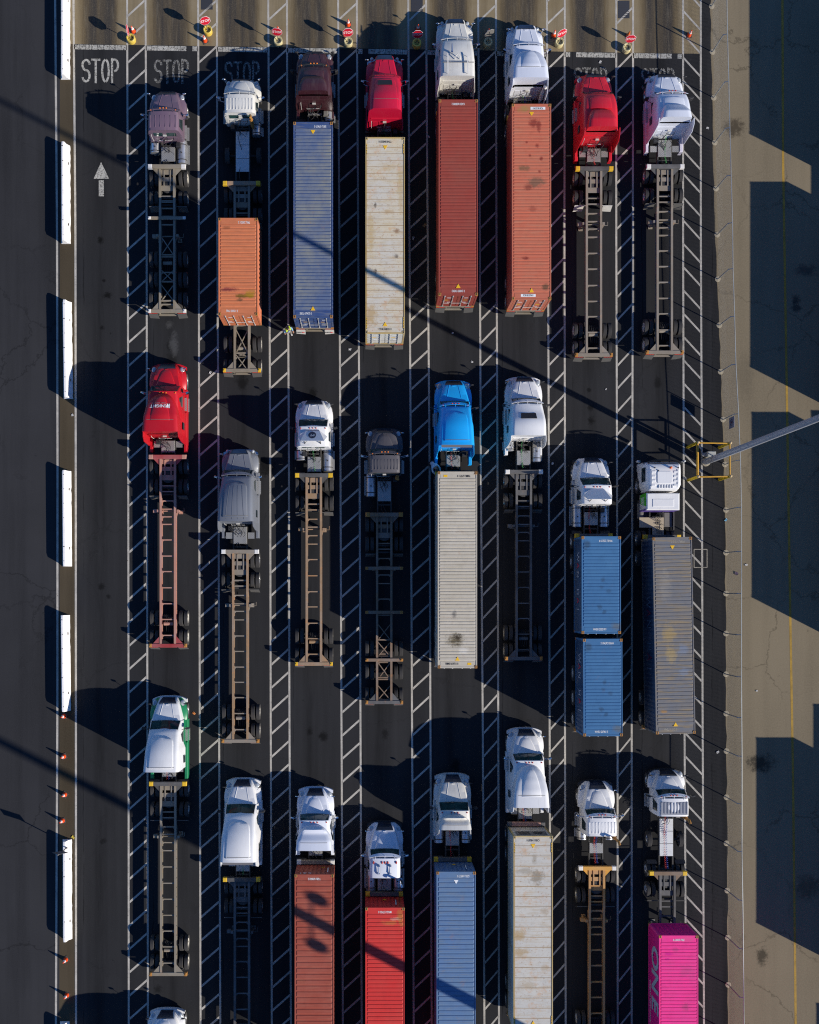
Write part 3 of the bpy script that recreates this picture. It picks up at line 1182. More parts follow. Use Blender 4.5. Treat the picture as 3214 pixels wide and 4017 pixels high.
# ---------------------------------------------------------------- wheels
def tyre_mesh(w):
    mb = MB()
    h = w / 2
    pr = [(.30, -h * .72), (.42, -h * .98), (.485, -h * .9), (.508, -h * .74)]
    for k in range(4):
        x = -h * .6 + h * 1.2 * k / 3
        pr += [(.51, x - h * .15), (.51, x + h * .12), (.492, x + h * .15), (.492, x + h * .22)]
    pr += [(.508, h * .80), (.485, h * .9), (.42, h * .98), (.30, h * .72)]
    mb.lathe(pr, (0, 0, 0), 26, 'x', cap=False)
    return mb.mesh('tyre', M_TYRE, 28)


def rim_mesh(w, m, deep):
    mb = MB()
    h = w / 2
    if deep:      # inner dual: dished
        pr = [(.02, -h * .1), (.10, -h * .1), (.11, -h * .3), (.26, -h * .35), (.29, -h * .7), (.305, -h * .75), (.305, h * .75), (.29, h * .7), (.26, h * .1), (.11, h * .08), (.02, h * .08)]
    else:
        pr = [(.305, -h * .75), (.305, h * .72), (.285, h * .74), (.26, h * .40), (.17, h * .50), (.115, h * .56), (.11, h * .86), (.06, h * .92), (.01, h * .92)]
    mb.lathe(pr, (0, 0, 0), 22, 'x', cap=False)
    if not deep:
        for k in range(10):
            a = 2 * PI * k / 10
            mb.tube([(h * .44, .145 * math.cos(a), .145 * math.sin(a)), (h * .58, .145 * math.cos(a), .145 * math.sin(a))], .017, 5)
    return mb.mesh('wheel', m, 35)


ME_TY, ME_TYS = tyre_mesh(.255), tyre_mesh(.30)
ME_RIMO, ME_RIMP, ME_RIMI, ME_RIMS = rim_mesh(.255, M_RIM, False), rim_mesh(.255, M_RIMP, False), rim_mesh(.255, M_GREYST, True), rim_mesh(.30, M_RIM, False)


def wheel(parent, x, y, rim, ty, r=.51):
    w = link('wheel', rim, parent, (x, y, r))
    if x < 0:
        w.rotation_euler = (0, 0, PI)
    link('tyre', ty, w)


def duals(parent, y, painted=False):
    for s in (-1, 1):
        wheel(parent, s * 1.105, y, ME_RIMP if painted else ME_RIMO, ME_TY)
        wheel(parent, s * .775, y, ME_RIMI, ME_TY)


# ---------------------------------------------------------------- container chassis
def chassis_mat(name, c, rust):
    return boxsteel(name, c, rust=rust, rustc=(.28, .12, .04))


CROSS = {}
LREDF = simple('red_flap_print', (.6, .06, .06), .7)


def chassis(X, yf, yr, mat, label, axles, ends='yellow', lock='orange', mid=(), xb=(), boltop=1.42, railmat=None, gear=3.6, flaps=True, rear=True, bolmat=None, painted=True, goose=2.7, rearmat=None):
    """X, yf, yr in metres (world); axles = world Y of each axle"""
    t = thing('container_chassis', label, 'trailer chassis', (X, yf, 0), 0, 'container chassis hitched to the trucks')
    L = yf - yr
    rm = railmat or mat
    ex = {'yellow': M_YEL, 'white': M_WHT, 'none': mat, 'orange': M_CAST}[ends]
    rx = .46
    for s in (-1, 1):
        mb = MB()
        mb.box(s * rx - .07, s * rx + .07, -.25, -goose, 1.25, 1.268)
        mb.box(s * rx - .012, s * rx + .012, -.25, -goose, 1.12, 1.25)
        mb.box(s * rx - .07, s * rx + .07, -.25, -goose, 1.10, 1.118)
        mb.add([(s * rx - .07, -goose, 1.268), (s * rx + .07, -goose, 1.268), (s * rx + .07, -goose - .35, 1.222), (s * rx - .07, -goose - .35, 1.222),
                (s * rx - .07, -goose, 1.10), (s * rx + .07, -goose, 1.10), (s * rx + .07, -goose - .35, .86), (s * rx - .07, -goose - .35, .86)],
               [(0, 1, 2, 3), (4, 7, 6, 5), (0, 4, 5, 1), (1, 5, 6, 2), (2, 6, 7, 3), (3, 7, 4, 0)])
        mb.box(s * rx - .07, s * rx + .07, -goose - .35, -L + .1, 1.20, 1.222)
        mb.box(s * rx - .012, s * rx + .012, -goose - .35, -L + .1, .88, 1.20)
        mb.box(s * rx - .07, s * rx + .07, -goose - .35, -L + .1, .86, .88)
        y = -goose - .5
        while y > -L + .4:                                  # stiffeners on the outer web
            mb.box(s * rx + s * .012, s * rx + s * .065, y - .012, y + .012, .9, 1.19)
            y -= .62
        mb.build('rail', rm, t)
    # cross members
    for y0, w in ((-.42, .3), (-.88, .26), (-1.45, .34), (-1.98, .08), (-2.35, .08)):
        mb = MB()
        mb.box(-rx + .012, rx - .012, y0 - w / 2, y0 + w / 2, 1.13, 1.15)
        mb.build('cross_member', mat, t)
    for s in (-1, 1):
        mb = MB()
        mb.box(s * .16, s * .24, -.3, -1.3, 1.151, 1.19)
        mb.build('stiffener', mat, t)
    y, k = -goose - .25, 0
    rd = random.Random(int(X * 10 + yf))
    while y > -L + .35:
        if not any(a - .15 > y > b + .15 for a, b in xb):
            key = (mat.name, k % 2)
            if key not in CROSS:
                mb = MB()
                mb.box(-rx + .07, rx - .07, -.035, .035, .99, 1.13)
                if k % 2 == 0:                              # gusseted ends
                    for s in (-1, 1):
                        mb.prism([(s * (rx - .07), -.035), (s * (rx - .07), -.16), (s * (rx - .19), -.035)], 1.105, 1.125)
                CROSS[key] = mb.mesh('cross_member', mat)
            link('cross_member', CROSS[key], t, (0, y, 0))
        y -= (1.02 if k > 2 else .52) + rd.uniform(-.04, .04)
        k += 1
    for a, b in xb:
        mb = MB()
        mb.bar((-rx + .07, a, 1.12), (rx - .07, b, 1.12), .055, .05)
        mb.bar((rx - .07, a, 1.06), (-rx + .07, b, 1.06), .055, .05)
        mb.build('cross_brace', mat, t)
        mb = MB()
        mb.box(-rx + .07, rx - .07, b - .04, b + .04, 1.0, 1.13)
        mb.build('cross_member', mat, t)
    # front bolster
    bm = bolmat or mat
    mb = MB()
    mb.rbox(-.93, .93, 0, -.25, 1.17, boltop, .015)
    for s in (-1, 1):
        mb.prism([(s * .93, -.25), (s * .53, -.25), (s * .53, -.68)], 1.2, 1.22)
    fb = mb.build('front_bolster', bm, t)
    for s in (-1, 1):
        mb = MB()
        mb.rbox(s * .932, s * 1.21, .012, -.262, 1.168, boltop + .008, .025)
        mb.build('end_guard', ex, fb)
    for yw in mid:
        yy = yw - yf
        mb = MB()
        mb.rbox(-1.2, 1.2, yy + .1, yy - .1, 1.225, 1.30, .012)
        m_ = mb.build('mid_bolster', mat, t)
        for s in (-1, 1):
            mb = MB()
            mb.rbox(s * 1.03, s * 1.215, yy + .09, yy - .09, 1.30, 1.325, .01)
            mb.box(s * 1.09, s * 1.15, yy + .03, yy - .03, 1.325, 1.38)
            mb.build('twist_lock', ex if ends != 'none' else M_CAST, m_)
    if rear:
        mb = MB()
        mb.rbox(-1.04, 1.04, -L, -L + .22, 1.02, 1.24, .012)
        for s in (-1, 1):
            mb.prism([(s * .98, -L + .22), (s * .53, -L + .22), (s * .53, -L + .72)], 1.16, 1.19)
        rb = mb.build('rear_bolster', rearmat or mat, t)
        for s in (-1, 1):
            mb = MB()
            mb.rbox(s * 1.042, s * 1.215, -L - .004, -L + .226, 1.018, 1.262, .014)
            mb.box(s * 1.1, s * 1.16, -L + .08, -L + .15, 1.26, 1.31)
            mb.build('twist_lock', {'orange': M_CAST, 'yellow': M_YEL, 'white': M_WHT}[lock], rb)
        mb = MB()
        mb.box(-.62, .62, -L - .05, -L + .05, .52, .64)
        for s in (-1, 1):
            mb.box(s * .5, s * .58, -L, -L + .08, .64, 1.02)
        mb.build('bumper', rearmat or mat, t)
        for s in (-1, 1):
            mb = MB()
            mb.box(s * .66, s * 1.2, -L - .02, -L + .02, 1.03, 1.10)
            for k in range(3):
                mb.box(s * (.72 + .14 * k), s * (.80 + .14 * k), -L - .03, -L - .02, 1.04, 1.09)
            mb.build('tail_light', M_RED, t)
            if flaps:
                mb = MB()
                c = .05 * s
                mb.add([(s * .62, -L - .03, .99), (s * 1.22, -L - .03, .99), (s * 1.23, -L - .14, .42), (s * .64, -L - .17, .36), (s * .62, -L - .045, .99), (s * 1.22, -L - .045, .99), (s * 1.23, -L - .155, .42), (s * .64, -L - .185, .36)],
                       [(0, 1, 2, 3), (7, 6, 5, 4), (0, 4, 5, 1), (1, 5, 6, 2), (2, 6, 7, 3), (3, 7, 4, 0)])
                fp = mb.build('mudflap', M_FLAP if flaps == 'white' else M_FLAPK, t)
                if flaps == 'white':
                    o = text('FLEXI', .16, M_TXTK, fp, (s * .92 - .12, -L - .135, .66), (R(78), 0, 0), wide=.8)
                    mb = MB()
                    mb.add([(s * .92 + .08, -L - .118, .74), (s * .92 + .26, -L - .134, .66), (s * .92 + .08, -L - .150, .58), (s * .92 + .08, -L - .125, .74), (s * .92 + .26, -L - .141, .66), (s * .92 + .08, -L - .157, .58)],
                           [(0, 1, 2), (5, 4, 3), (0, 3, 4, 1), (1, 4, 5, 2), (2, 5, 3, 0)])
                    mb.build('arrow_mark', LREDF, fp)
    # landing gear
    for s in (-1, 1):
        mb = MB()
        mb.box(s * .56, s * .72, -gear - .08, -gear + .08, .28, 1.16)
        mb.box(s * .585, s * .695, -gear - .055, -gear + .055, .06, .28)
        mb.box(s * .5, s * .78, -gear - .13, -gear + .13, .015, .06)
        mb.bar((s * .62, -gear, .95), (s * .47, -gear - .55, 1.0), .05, .05)
        mb.build('landing_leg', mat, t)
    mb = MB()
    mb.box(-.56, .56, -gear - .03, -gear + .03, .86, .95)
    mb.tube([(.72, -gear - .02, .8), (.98, -gear - .02, .8), (.98, -gear + .22, .8)], .018, 6)
    mb.box(-1.0, -.72, -gear - .1, -gear + .12, .72, .98)
    mb.build('landing_brace', mat, t)
    # suspension and axles
    for yw in axles:
        yy = yw - yf
        mb = MB()
        mb.tube([(-1.15, yy, .51), (1.15, yy, .51)], .07, 10)
        for s in (-1, 1):
            mb.bar((s * .5, yy + .5, .72), (s * .5, yy - .5, .72), .08, .07)
            mb.box(s * .44, s * .56, yy - .09, yy + .09, .5, .86)
            mb.lathe([(.09, 0), (.09, .2)], (s * .33, yy + .12, .5), 10)
        mb.build('axle', M_STEEL, t, smooth=40)
        duals(t, yy, painted)
    if axles:
        a = axles[0] - yf
        mb = MB()
        mb.tube([(-.3, a - .35, .93), (.3, a - .35, .93)], .12, 14)
        mb.build('air_tank', mat, t, smooth=40)
        mb = MB()
        for k in range(4):
            x = -.2 + .12 * k
            mb.tube([(x, a - .3, 1.0), (x + .1, a + .05, 1.06), (x - .05, a + .25, .95), (x + .08, a - .9, .9)], .012, 5)
        mb.build('brake_hose', M_HBLK, t)
    return t


# ---------------------------------------------------------------- containers
def container(X, yf, L, zb, h, mat, label, pitch=.21, code=None, codeloc=(0, 0), plate=False, tri='', ridge=.026, reefer=None, rz=0, side=None, frontside=None, sidemat=None, stripes=False, sx=1.0, group='containers loaded on the chassis', doors=True, ribm=None, codem=None):
    t = thing('shipping_container', label, 'container', (X, yf, zb), rz, group)
    w = 1.219
    sm = sidemat or mat
    H = h
    rail = .11
    # corner posts, rails: the frame
    mb = MB()
    for s in (-1, 1):
        mb.box(s * (w - .06), s * w, -.16, -L + .16, H - .10, H - .012)
        mb.box(s * (w - .06), s * w, -.16, -L + .16, .0, .16)
        for yy in (0, -L):
            e = -.12 if yy == 0 else .12
            mb.box(s * (w - .10), s * w, yy, yy + e, .12, H - .12)
    mb.box(-w + .16, w - .16, 0, -.08, H - .11, H - .012)
    mb.box(-w + .16, w - .16, -L, -L + .08, H - .11, H - .012)
    mb.box(-w + .16, w - .16, 0, -.06, 0, .14)
    mb.box(-w + .16, w - .16, -L, -L + .06, 0, .14)
    mb.build('frame', mat if not reefer else boxsteel('yellowed_reefer_frame', (.50, .34, .11), (.48, .38, .2), .6), t)
    cm = M_CAST if not reefer else boxsteel('dirty_casting', (.45, .33, .12), rust=.6)
    for s in (-1, 1):
        for yy, e in ((.004, -.174), (-L - .004, .174)):
            for z0 in (0, H - .118):
                mb = MB()
                mb.rbox(s * (w - .158), s * (w + .004), yy, yy + e, z0, z0 + .122, .008)
                mb.cur = 1
                cx, cy = s * (w - .077), yy + e / 2
                if z0 > 0:
                    mb.box(cx - .03, cx + .03, cy - .06, cy + .06, z0 + .12, z0 + .1235)
                mb.build('corner_casting', [cm, M_BLACK], t)
    # roof
    mb = MB()
    zr = H - .04
    mb.box(-w + .06, w - .06, -.08, -L + .08, zr - .02, zr)
    mb.box(-w + .16, w - .16, -.081, -.40, zr, zr + .012)
    mb.box(-w + .16, w - .16, -L + .40, -L + .081, zr, zr + .012)
    mb.cur = 1
    if not reefer:
        y = -.5
        while y > -L + .5:
            a, b = pitch * .40, pitch * .30
            xo, xi = w - .10, w - .14
            mb.add([(-xo, y - a, zr), (xo, y - a, zr), (xo, y + a, zr), (-xo, y + a, zr), (-xi, y - b, zr + ridge), (xi, y - b, zr + ridge), (xi, y + b, zr + ridge), (-xi, y + b, zr + ridge)],
                   [(4, 5, 6, 7), (0, 1, 5, 4), (1, 2, 6, 5), (2, 3, 7, 6), (3, 0, 4, 7)])
            y -= pitch
    else:
        y = -.62
        while y > -L + .45:
            mb.box(-w + .07, w - .07, y - .016, y + .016, zr, zr + .008)
            y -= reefer
        for s in (-1, 1):
            mb.box(s * (w - .10), s * (w - .075), -.4, -L + .4, zr, zr + .008)
    mb.build('roof_panel', [mat, (ribm or mat) if not reefer else boxsteel('rusty_roof_seam', (.36, .24, .12), (.44, .36, .26), .5)], t)
    # corrugated sides, front
    def corr(along, L0, L1, at, sgn, n):
        """zig-zag wall; along 'y' for sides"""
        pts = []
        d = (L1 - L0) / n
        for k in range(n):
            a = L0 + d * k
            pts += [(a, 0), (a + d * .27, 0), (a + d * .5, .036), (a + d * .77, .036)]
        pts.append((L1, 0))
        q = MB()
        for (a0, d0), (a1, d1) in zip(pts, pts[1:]):
            if along == 'y':
                x0, x1 = at - sgn * (.006 + d0), at - sgn * (.006 + d1)
                q.quad((x0, a0, .16), (x1, a1, .16), (x1, a1, H - .1), (x0, a0, H - .1))
            else:
                y0, y1 = at - sgn * (.006 + d0), at - sgn * (.006 + d1)
                q.quad((a0, y0, .14), (a1, y1, .14), (a1, y1, H - .11), (a0, y0, H - .11))
        return q
    for s in (-1, 1):
        if reefer:
            mb = MB()
            mb.box(s * (w - .03), s * (w - .004), -.12, -L + .12, .16, H - .10)
            sw = mb.build('side_wall', sm, t)
        else:
            sw = corr('y', -.12, -L + .12, s * w, s, int(L / .28)).build('side_wall', sm, t)
        if side and s < 0:
            side(t, sw, w, L, H)
    if reefer:
        mb = MB()
        mb.box(-w + .10, w - .10, -.03, -.05, .14, H - .11)
        fw = mb.build('front_wall', sm, t)
        mb = MB()
        mb.box(-.95, .95, -.029, .012, 1.5, H - .3)
        mb.cur = 1
        mb.box(-.8, -.1, .012, .02, 1.6, H - .4)
        mb.lathe([(.3, .012), (.3, .03)], (.42, 0, 2.0), 16, 'y')
        mb.build('cooling_unit', [M_GREYST, M_BLACK], fw)
    else:
        fw = corr('x', -w + .1, w - .1, 0, 1, 8).build('front_wall', sm, t)
    if frontside:
        frontside(t, fw, w, L, H)
    # doors at the rear
    if doors:
        dm = boxsteel('door_white', (.62, .60, .52), rust=.5) if reefer else mat
        for s in (-1, 1):
            mb = MB()
            mb.box(s * .012, s * (w - .105), -L + .012, -L + .05, .15, H - .125)
            for k in range(4):
                z = .35 + (H - .7) * k / 3.6
                mb.box(s * .06, s * (w - .16), -L + .004, -L + .013, z, z + .32)
            d = mb.build('door', dm, t)
            for x in (.30, .82):
                mb = MB()
                mb.tube([(s * x, -L - .022, .06), (s * x, -L - .022, H - .05)], .019, 8)
                for z in (.2, H * .5, H - .2):
                    mb.box(s * x - .045, s * x + .045, -L - .03, -L + .01, z - .04, z + .04)
                mb.bar((s * x, -L - .045, .95), (s * x - s * .35, -L - .045, .93), .03, .015)
                mb.build('lock_rod', M_ROD, d, smooth=40)
            mb = MB()
            rr = random.Random(int(X * 100) + s)
            for k in range(3):
                z = H - .55 - .5 * k
                x = s * rr.uniform(.45, .7)
                mb.cur = k % 2
                mb.box(x - .12, x + .12, -L - .004, -L + .003, z - rr.uniform(.04, .1), z)
            mb.build('placard', [M_TXTW, M_TRI], d)
    # writing
    zt = H - .04 + .015
    cmn = codem or (M_TXTK if reefer else M_TXTW)
    if code:
        for (yy, rot, xx) in ((-L + .27, 0, codeloc[0]), (-.27, PI, codeloc[1])):
            if plate:
                mb = MB()
                mb.box(xx - .46, xx + .46, yy - .085, yy + .085, zt - .004, zt + .001)
                mb.build('number_plate', M_TXTW, t)
                text(code, .165, M_TXTK, t, (xx, yy, zt + .004), (0, 0, rot), wide=.62)
            else:
                text(code, .19, cmn, t, (xx, yy, zt + .003), (0, 0, rot), wide=.62)
    for ch in tri:
        yy = -L + .58 if ch in 'rR' else -.62
        sgn = 1 if ch in 'rR' else -1
        mb = MB()
        zz = zt + (.024 if not reefer else .008)
        mb.prism([(-.14, yy - sgn * .11), (.14, yy - sgn * .11), (0, yy + sgn * .14)], zt - .02, zz)
        mb.build('warning_label', M_TXTW if ch == 'w' else M_TRI, t)
    if stripes:
        for yy in ((-.42, -1.02), (-L + 1.02, -L + .42)) if reefer else ():
            for s in (-1, 1):
                mb = MB()
                y = yy[0]
                while y > yy[1]:
                    mb.cur = 0
                    mb.prism([(s * (w - .10), y), (s * (w - .05), y - .05), (s * (w - .05), y - .10), (s * (w - .10), y - .05)], H - .012, H - .008)
                    mb.cur = 1
                    mb.prism([(s * (w - .10), y - .05), (s * (w - .05), y - .10), (s * (w - .05), y - .15), (s * (w - .10), y - .10)], H - .012, H - .008)
                    y -= .10
                mb.build('hazard_stripe', [M_TRI, M_BLACK], t)
    return t


def side_word(word, size, mats, z=None, start=2.0, step=None, small=None, clipw=1.0, bold=.012):
    """letters painted one by one along the west wall, read from the west"""
    def fn(t, sw, w, L, H):
        y = -start
        for ch, m in zip(word, mats):
            if ch != ' ':
                o = text(ch, size, m, sw, (-w - .001, y, z if z else H * .52), (PI / 2, 0, -PI / 2), wide=clipw, bold=bold)
            y -= step
        if small:
            text(small, .24, M_TXTW, sw, (-w - .001, -L * .45, .45), (PI / 2, 0, -PI / 2), wide=1.3)
    return fn

# ---------------------------------------------------------------- tractors
mb = MB()
mb.ball((0, 0, 0), .055, .045, .038, 8, 5)
ME_MARK_A = mb.mesh('marker_light', M_AMBER, 50)
ME_MARK_R = mb.mesh('marker_light', M_RED, 50)
mb = MB()
mb.rbox(-.10, .10, -.05, .05, -.2, .22, .02)
ME_MIR = mb.mesh('mirror', M_BLACK)
ME_MIRW = mb.mesh('mirror', simple('mirror_shell_white', (.6, .6, .58), .4))
ME_MIRC = mb.mesh('mirror', M_CHROME)


def coil(p, q, r, turns, sag=.15, n=7):
    p, q = Vector(p), Vector(q)
    pts = []
    k = int(turns * n)
    d = (q - p).normalized()
    s = d.cross(Vector((0, 0, 1))).normalized()
    u = s.cross(d)
    for i in range(k + 1):
        t = i / k
        c = p.lerp(q, t) - Vector((0, 0, sag * math.sin(PI * t)))
        a = 2 * PI * i / n
        pts.append(c + s * r * math.cos(a) + u * r * math.sin(a))
    return pts


M_SEAM = simple('dirty_seam', (.16, .15, .13), .7)


def tractor(name_label, X, yb, ycowl, yrf, yback, ybol, paint, kind, zr=2.85, ztop=3.95, visor=False, marks='A', fend=None, deck=None, tanks='', stack=(), ribs=0, roofm=None,
            fairing=None, hoodtype='flat', ext=True, skirt=True, mirror='black', hmirror=True, ribsm=None, window=False, tandem=None, pusher=None, hoses='rb', skirtm=None, deckm=None,
            sleeper_w=1.2, hoodw=1.0, hoodlow=0.0, sidesm=None, rails=False, extm=None, flaps=True, stackm=None, sidewin=True, wheelsp=False, caplip=None):
    """all y arguments are world Y; local y = 0 at the bumper, negative to the rear"""
    t = thing('truck_tractor', name_label, 'truck', (X, yb, 0), 0, 'truck tractors queuing in the lanes')
    pm = paint
    lc, lr, lb, lbol = ycowl - yb, yrf - yb, yback - yb, ybol - yb
    fend = fend or pm
    # ---- hood with fenders: one loft
    hl = -lc
    tab = [  # t, fender outer x, fender z, hood half width, hood z, bottom z
        (0.00, .78, .86, .52, .98, .62), (.10, .90, .98, .60, 1.22, .58), (.22, 1.02, 1.06, .66, 1.43, .55), (.38, 1.12, 1.12, .73, 1.55, .62), (.58, 1.18, 1.17, .81, 1.68, .86),
        (.80, 1.20, 1.19, .89, 1.80, .95), (1.0, 1.18, 1.16, .96, 1.90, .62)]
    if hoodtype == 'classic':
        tab = [(0.00, .60, .84, .55, 1.20, .62), (.06, .66, .9, .60, 1.46, .6), (.16, .98, 1.00, .64, 1.52, .58), (.3, 1.13, 1.1, .68, 1.57, .62), (.55, 1.18, 1.15, .76, 1.68, .86), (.80, 1.18, 1.12, .85, 1.80, .95), (1.0, 1.14, 1.0, .93, 1.90, .62)]
    if hoodtype == 'round':
        tab = [(0.00, .66, .84, .46, .96, .62), (.10, .86, .98, .56, 1.24, .58), (.22, 1.02, 1.08, .64, 1.44, .55), (.38, 1.13, 1.15, .72, 1.57, .62), (.58, 1.18, 1.2, .80, 1.69, .86), (.80, 1.19, 1.2, .88, 1.79, .95), (1.0, 1.15, 1.12, .94, 1.88, .62)]
    secs = []
    for (tt, wf, zf, wh, zh, zb) in smooth_tab(tab, 16):
        y = -tt * hl - .02
        wh *= hoodw
        zh -= hoodlow * tt
        zf -= .07
        half = [(wf, zb), (wf + .02, zf - .18), (wf - .01, zf - .06), (wf - .09, zf), (wh + .055, zf + .05), (wh + .025, zh - .13), (wh - .005, zh - .045), (wh - .06, zh), (wh * .5, zh + .022), (0, zh + .03)]
        secs.append([(x, y, z) for x, z in half] + [(-x, y, z) for x, z in half[:-1]][::-1])
    nn = len(secs[0])
    mb = MB()
    mb.loft(secs, matf=lambda i, j: 1 if (j <= 3 or j >= nn - 5) else 0)
    hood = mb.build('hood', [pm, fend], t, smooth=33)
    # hood detail: seam lines, scoop, emblem
    mb = MB()
    sm_ = smooth_tab(tab, 16)

    def hz(y):
        r = lerp_tab(sm_, min(1, max(0, -y / hl)))
        return r[3] - hoodlow * min(1, max(0, -y / hl)), r[2] * hoodw
    if hoodtype in ('flat', 'classic'):
        for s in (-1, 1):
            pts = []
            for k in range(9):
                y = -.22 * hl - (hl * .74) * k / 8
                z, wh = hz(y)
                f = .42 + .12 * k / 8
                pts.append((s * wh * f, y - .02, z + .022))
            mb.tube(pts, .02, 5)
    mb.box(-.1, .1, -.28 * hl, -.33 * hl, hz(-.3 * hl)[0] - .02, hz(-.28 * hl)[0] + .055)
    mb.build('hood_trim', pm, t, smooth=40)
    if hoodtype == 'round':                                 # raised bonnet centre, an arch in plan
        secs = []
        for k in range(15):
            u = k / 14
            y = -.24 * hl - hl * .70 * u
            z, wh = hz(y)
            wd = .06 + (.52 * hoodw) * (u ** .62)
            zz = z + .075 * min(1, u * 3 + .35)
            half = [(wd + .05, z - .0), (wd + .01, zz - .02), (wd - .04, zz), (0, zz + .012)]
            secs.append([(x, y - .02, q) for x, q in half] + [(-x, y - .02, q) for x, q in half[:-1]][::-1])
        MB().loft(secs).build('hood_bulge', pm, t, smooth=35)
    # grille, bumper, lights
    secs = []
    for k in range(9):
        tt = .004 + .24 * k / 8
        y = -tt * hl
        z, wh = hz(y)
        wd = min(.40 + .17 * k / 8, wh - .03)
        z0 = z + .05 if k else .74
        secs.append([(-wd, y + .02, z0), (wd, y + .02, z0), (wd, y - .03, z0 - .07), (-wd, y - .03, z0 - .07)])
    gl_ = MB().loft(secs).build('grille', glassmat('grille_dark', (.012, .018, .03), .35), t)
    mb = MB()
    for k in range(1, 6):
        tt = .004 + .24 * k / 6
        y = -tt * hl
        z, wh = hz(y)
        mb.box(-.36 - .1 * k / 6, .36 + .1 * k / 6, y + .008, y + .022, z + .045, z + .062)
    mb.build('grille_bar', M_BLACK if hoodtype != 'classic' else M_CHROME, gl_)
    mb = MB()
    secs = []
    for k in range(13):
        x = -1.12 + 2.24 * k / 12
        yy = .07 - .22 * abs(x / 1.12) ** 3
        secs.append([(x, yy, .36), (x, yy + .03, .5), (x, yy, .70), (x, yy - .2, .70), (x, yy - .2, .36)])
    mb.loft(secs)
    mb.build('bumper', M_CHROME if hoodtype == 'classic' else (M_BLACK if kind == 'day' else pm), t, smooth=40)
    for s in (-1, 1):
        mb = MB()
        if hoodtype == 'classic':
            mb.ball((s * .82, -.12, 1.0), .12, .13, .11, 10, 6)
        else:
            mb.ball((s * .90, -.26 * hl, .99), .17, .22, .11, 12, 6)
        mb.build('headlight', M_LENS, t, smooth=50)
    # ---- cab and sleeper: one loft
    day = kind == 'day'
    cabl = lr - lb
    if day:
        prof = [(0, zr, .93), (cabl * .5, zr + .03, .95), (cabl, zr - .01, .95)]
    elif kind == 'aero':
        prof = [(0, zr, .93), (.45, zr + .36, .96), (1.1, zr + .74, 1.02), (1.8, ztop - .13, 1.06), (cabl, ztop, 1.10)]
    elif kind == 'flat':
        prof = [(0, zr, .93), (.5, zr + .22, 1.0), (1.2, ztop - .08, 1.06), (cabl, ztop, 1.08)]
    elif kind == 'double':
        prof = [(0, zr, .93), (.4, zr + .22, 1.0), (1.1, zr + .42, 1.06), (cabl, zr + .48, 1.08)]
    elif kind == 'wedge':
        prof = [(0, zr + .12, .88), (.6, zr + .4, .95), (1.4, ztop - .22, .98), (cabl, ztop, .98)]
    else:  # arch: flat cab roof in front, tall shell separately
        prof = [(0, zr, .93), (.7, zr + .03, .98), (cabl, zr + .05, 1.02)]
    ps = smooth_tab(prof, 12)
    door = .95

    def roofz(d):
        return lerp_tab(ps, d)[0]
    secs = []
    ccow = [(1.02, .70), (1.07, 1.2), (1.06, 1.62), (1.00, 1.84), (.97, 1.88), (.94, 1.90), (.90, 1.915), (.6, 1.93), (0, 1.95)]
    secs.append([(x, lc, z) for x, z in ccow])
    c2 = [(1.02, .70), (1.08, 1.2), (1.08, 1.75), (1.02, 2.15), (.98, zr - .22), (.95, zr - .10), (.89, zr - .02), (.6, zr + .015), (0, zr + .03)]
    stations = [0] + [cabl * k / 16 for k in range(1, 17)]
    for d in stations:
        z, wt = lerp_tab(ps, d)
        ws = 1.08 if (day or d < door) else min(sleeper_w, 1.08 + (d - door) * .5)
        wt2 = min(wt, ws)
        secs.append([(x, lr - d, q) for x, q in [(ws - .05, .70), (ws, 1.2), (ws, 1.8), (ws * .6 + wt2 * .4, 2.2), (wt2 + (ws - wt2) * .35, z - .42), (wt2, z - .16), (wt2 - .07, z - .05), (wt2 - .2, z), (0, z + .035)]])
    full = [s_ + [(-x, y, z) for x, y, z in s_[:-1]][::-1] for s_ in secs]
    mb = MB()
    nn2 = len(full[0])
    mb.loft(full, matf=lambda i, j: 1 if (sidesm and (j <= 1 or j >= nn2 - 3)) else 0)
    mb.build('cab', [pm, sidesm or pm], t, smooth=40)
    # windshield on the slope between cowl and roof front
    def wsp(x, k):
        za, zb_ = 1.95, zr - .06
        bow = .05 * (1 - (x / .95) ** 2)
        xx = x * (1 - .05 * k)
        return (xx, lc + (lr - lc) * k + .025 + bow * (1 - k), za + (zb_ - za) * k + .018)
    mb = MB()
    nx, nk = 8, 3
    g0 = [[wsp(-.91 + 1.82 * i / nx, .04 + .90 * j / nk) for i in range(nx + 1)] for j in range(nk + 1)]
    vs = [p for row in g0 for p in row]
    vs2 = [(x, y - .03, z - .03) for x, y, z in vs]
    fs = []
    for j in range(nk):
        for i in range(nx):
            a = j * (nx + 1) + i
            fs.append((a, a + 1, a + nx + 2, a + nx + 1))
    N = len(vs)
    per = [i for i in range(nx + 1)] + [(j + 1) * (nx + 1) - 1 for j in range(1, nk + 1)] + [nk * (nx + 1) + i for i in range(nx - 1, -1, -1)] + [j * (nx + 1) for j in range(nk - 1, 0, -1)]
    fs += [(per[k], per[k - 1], per[k - 1] + N, per[k] + N) for k in range(len(per))]
    mb.add(vs + vs2, fs)
    ws_ = mb.build('windshield', M_GLASSG, t, smooth=40)
    mb = MB()
    mb.tube([wsp(0, .02), wsp(0, .5), wsp(0, .96)], .014, 5)
    for s in (-1, 1):
        mb.tube([wsp(s * .1, .06), wsp(s * .62, .3)], .012, 5)
        mb.tube([wsp(s * .9, .02), wsp(s * .91, .96)], .02, 5)
    mb.build('wiper', M_BLACK, ws_)
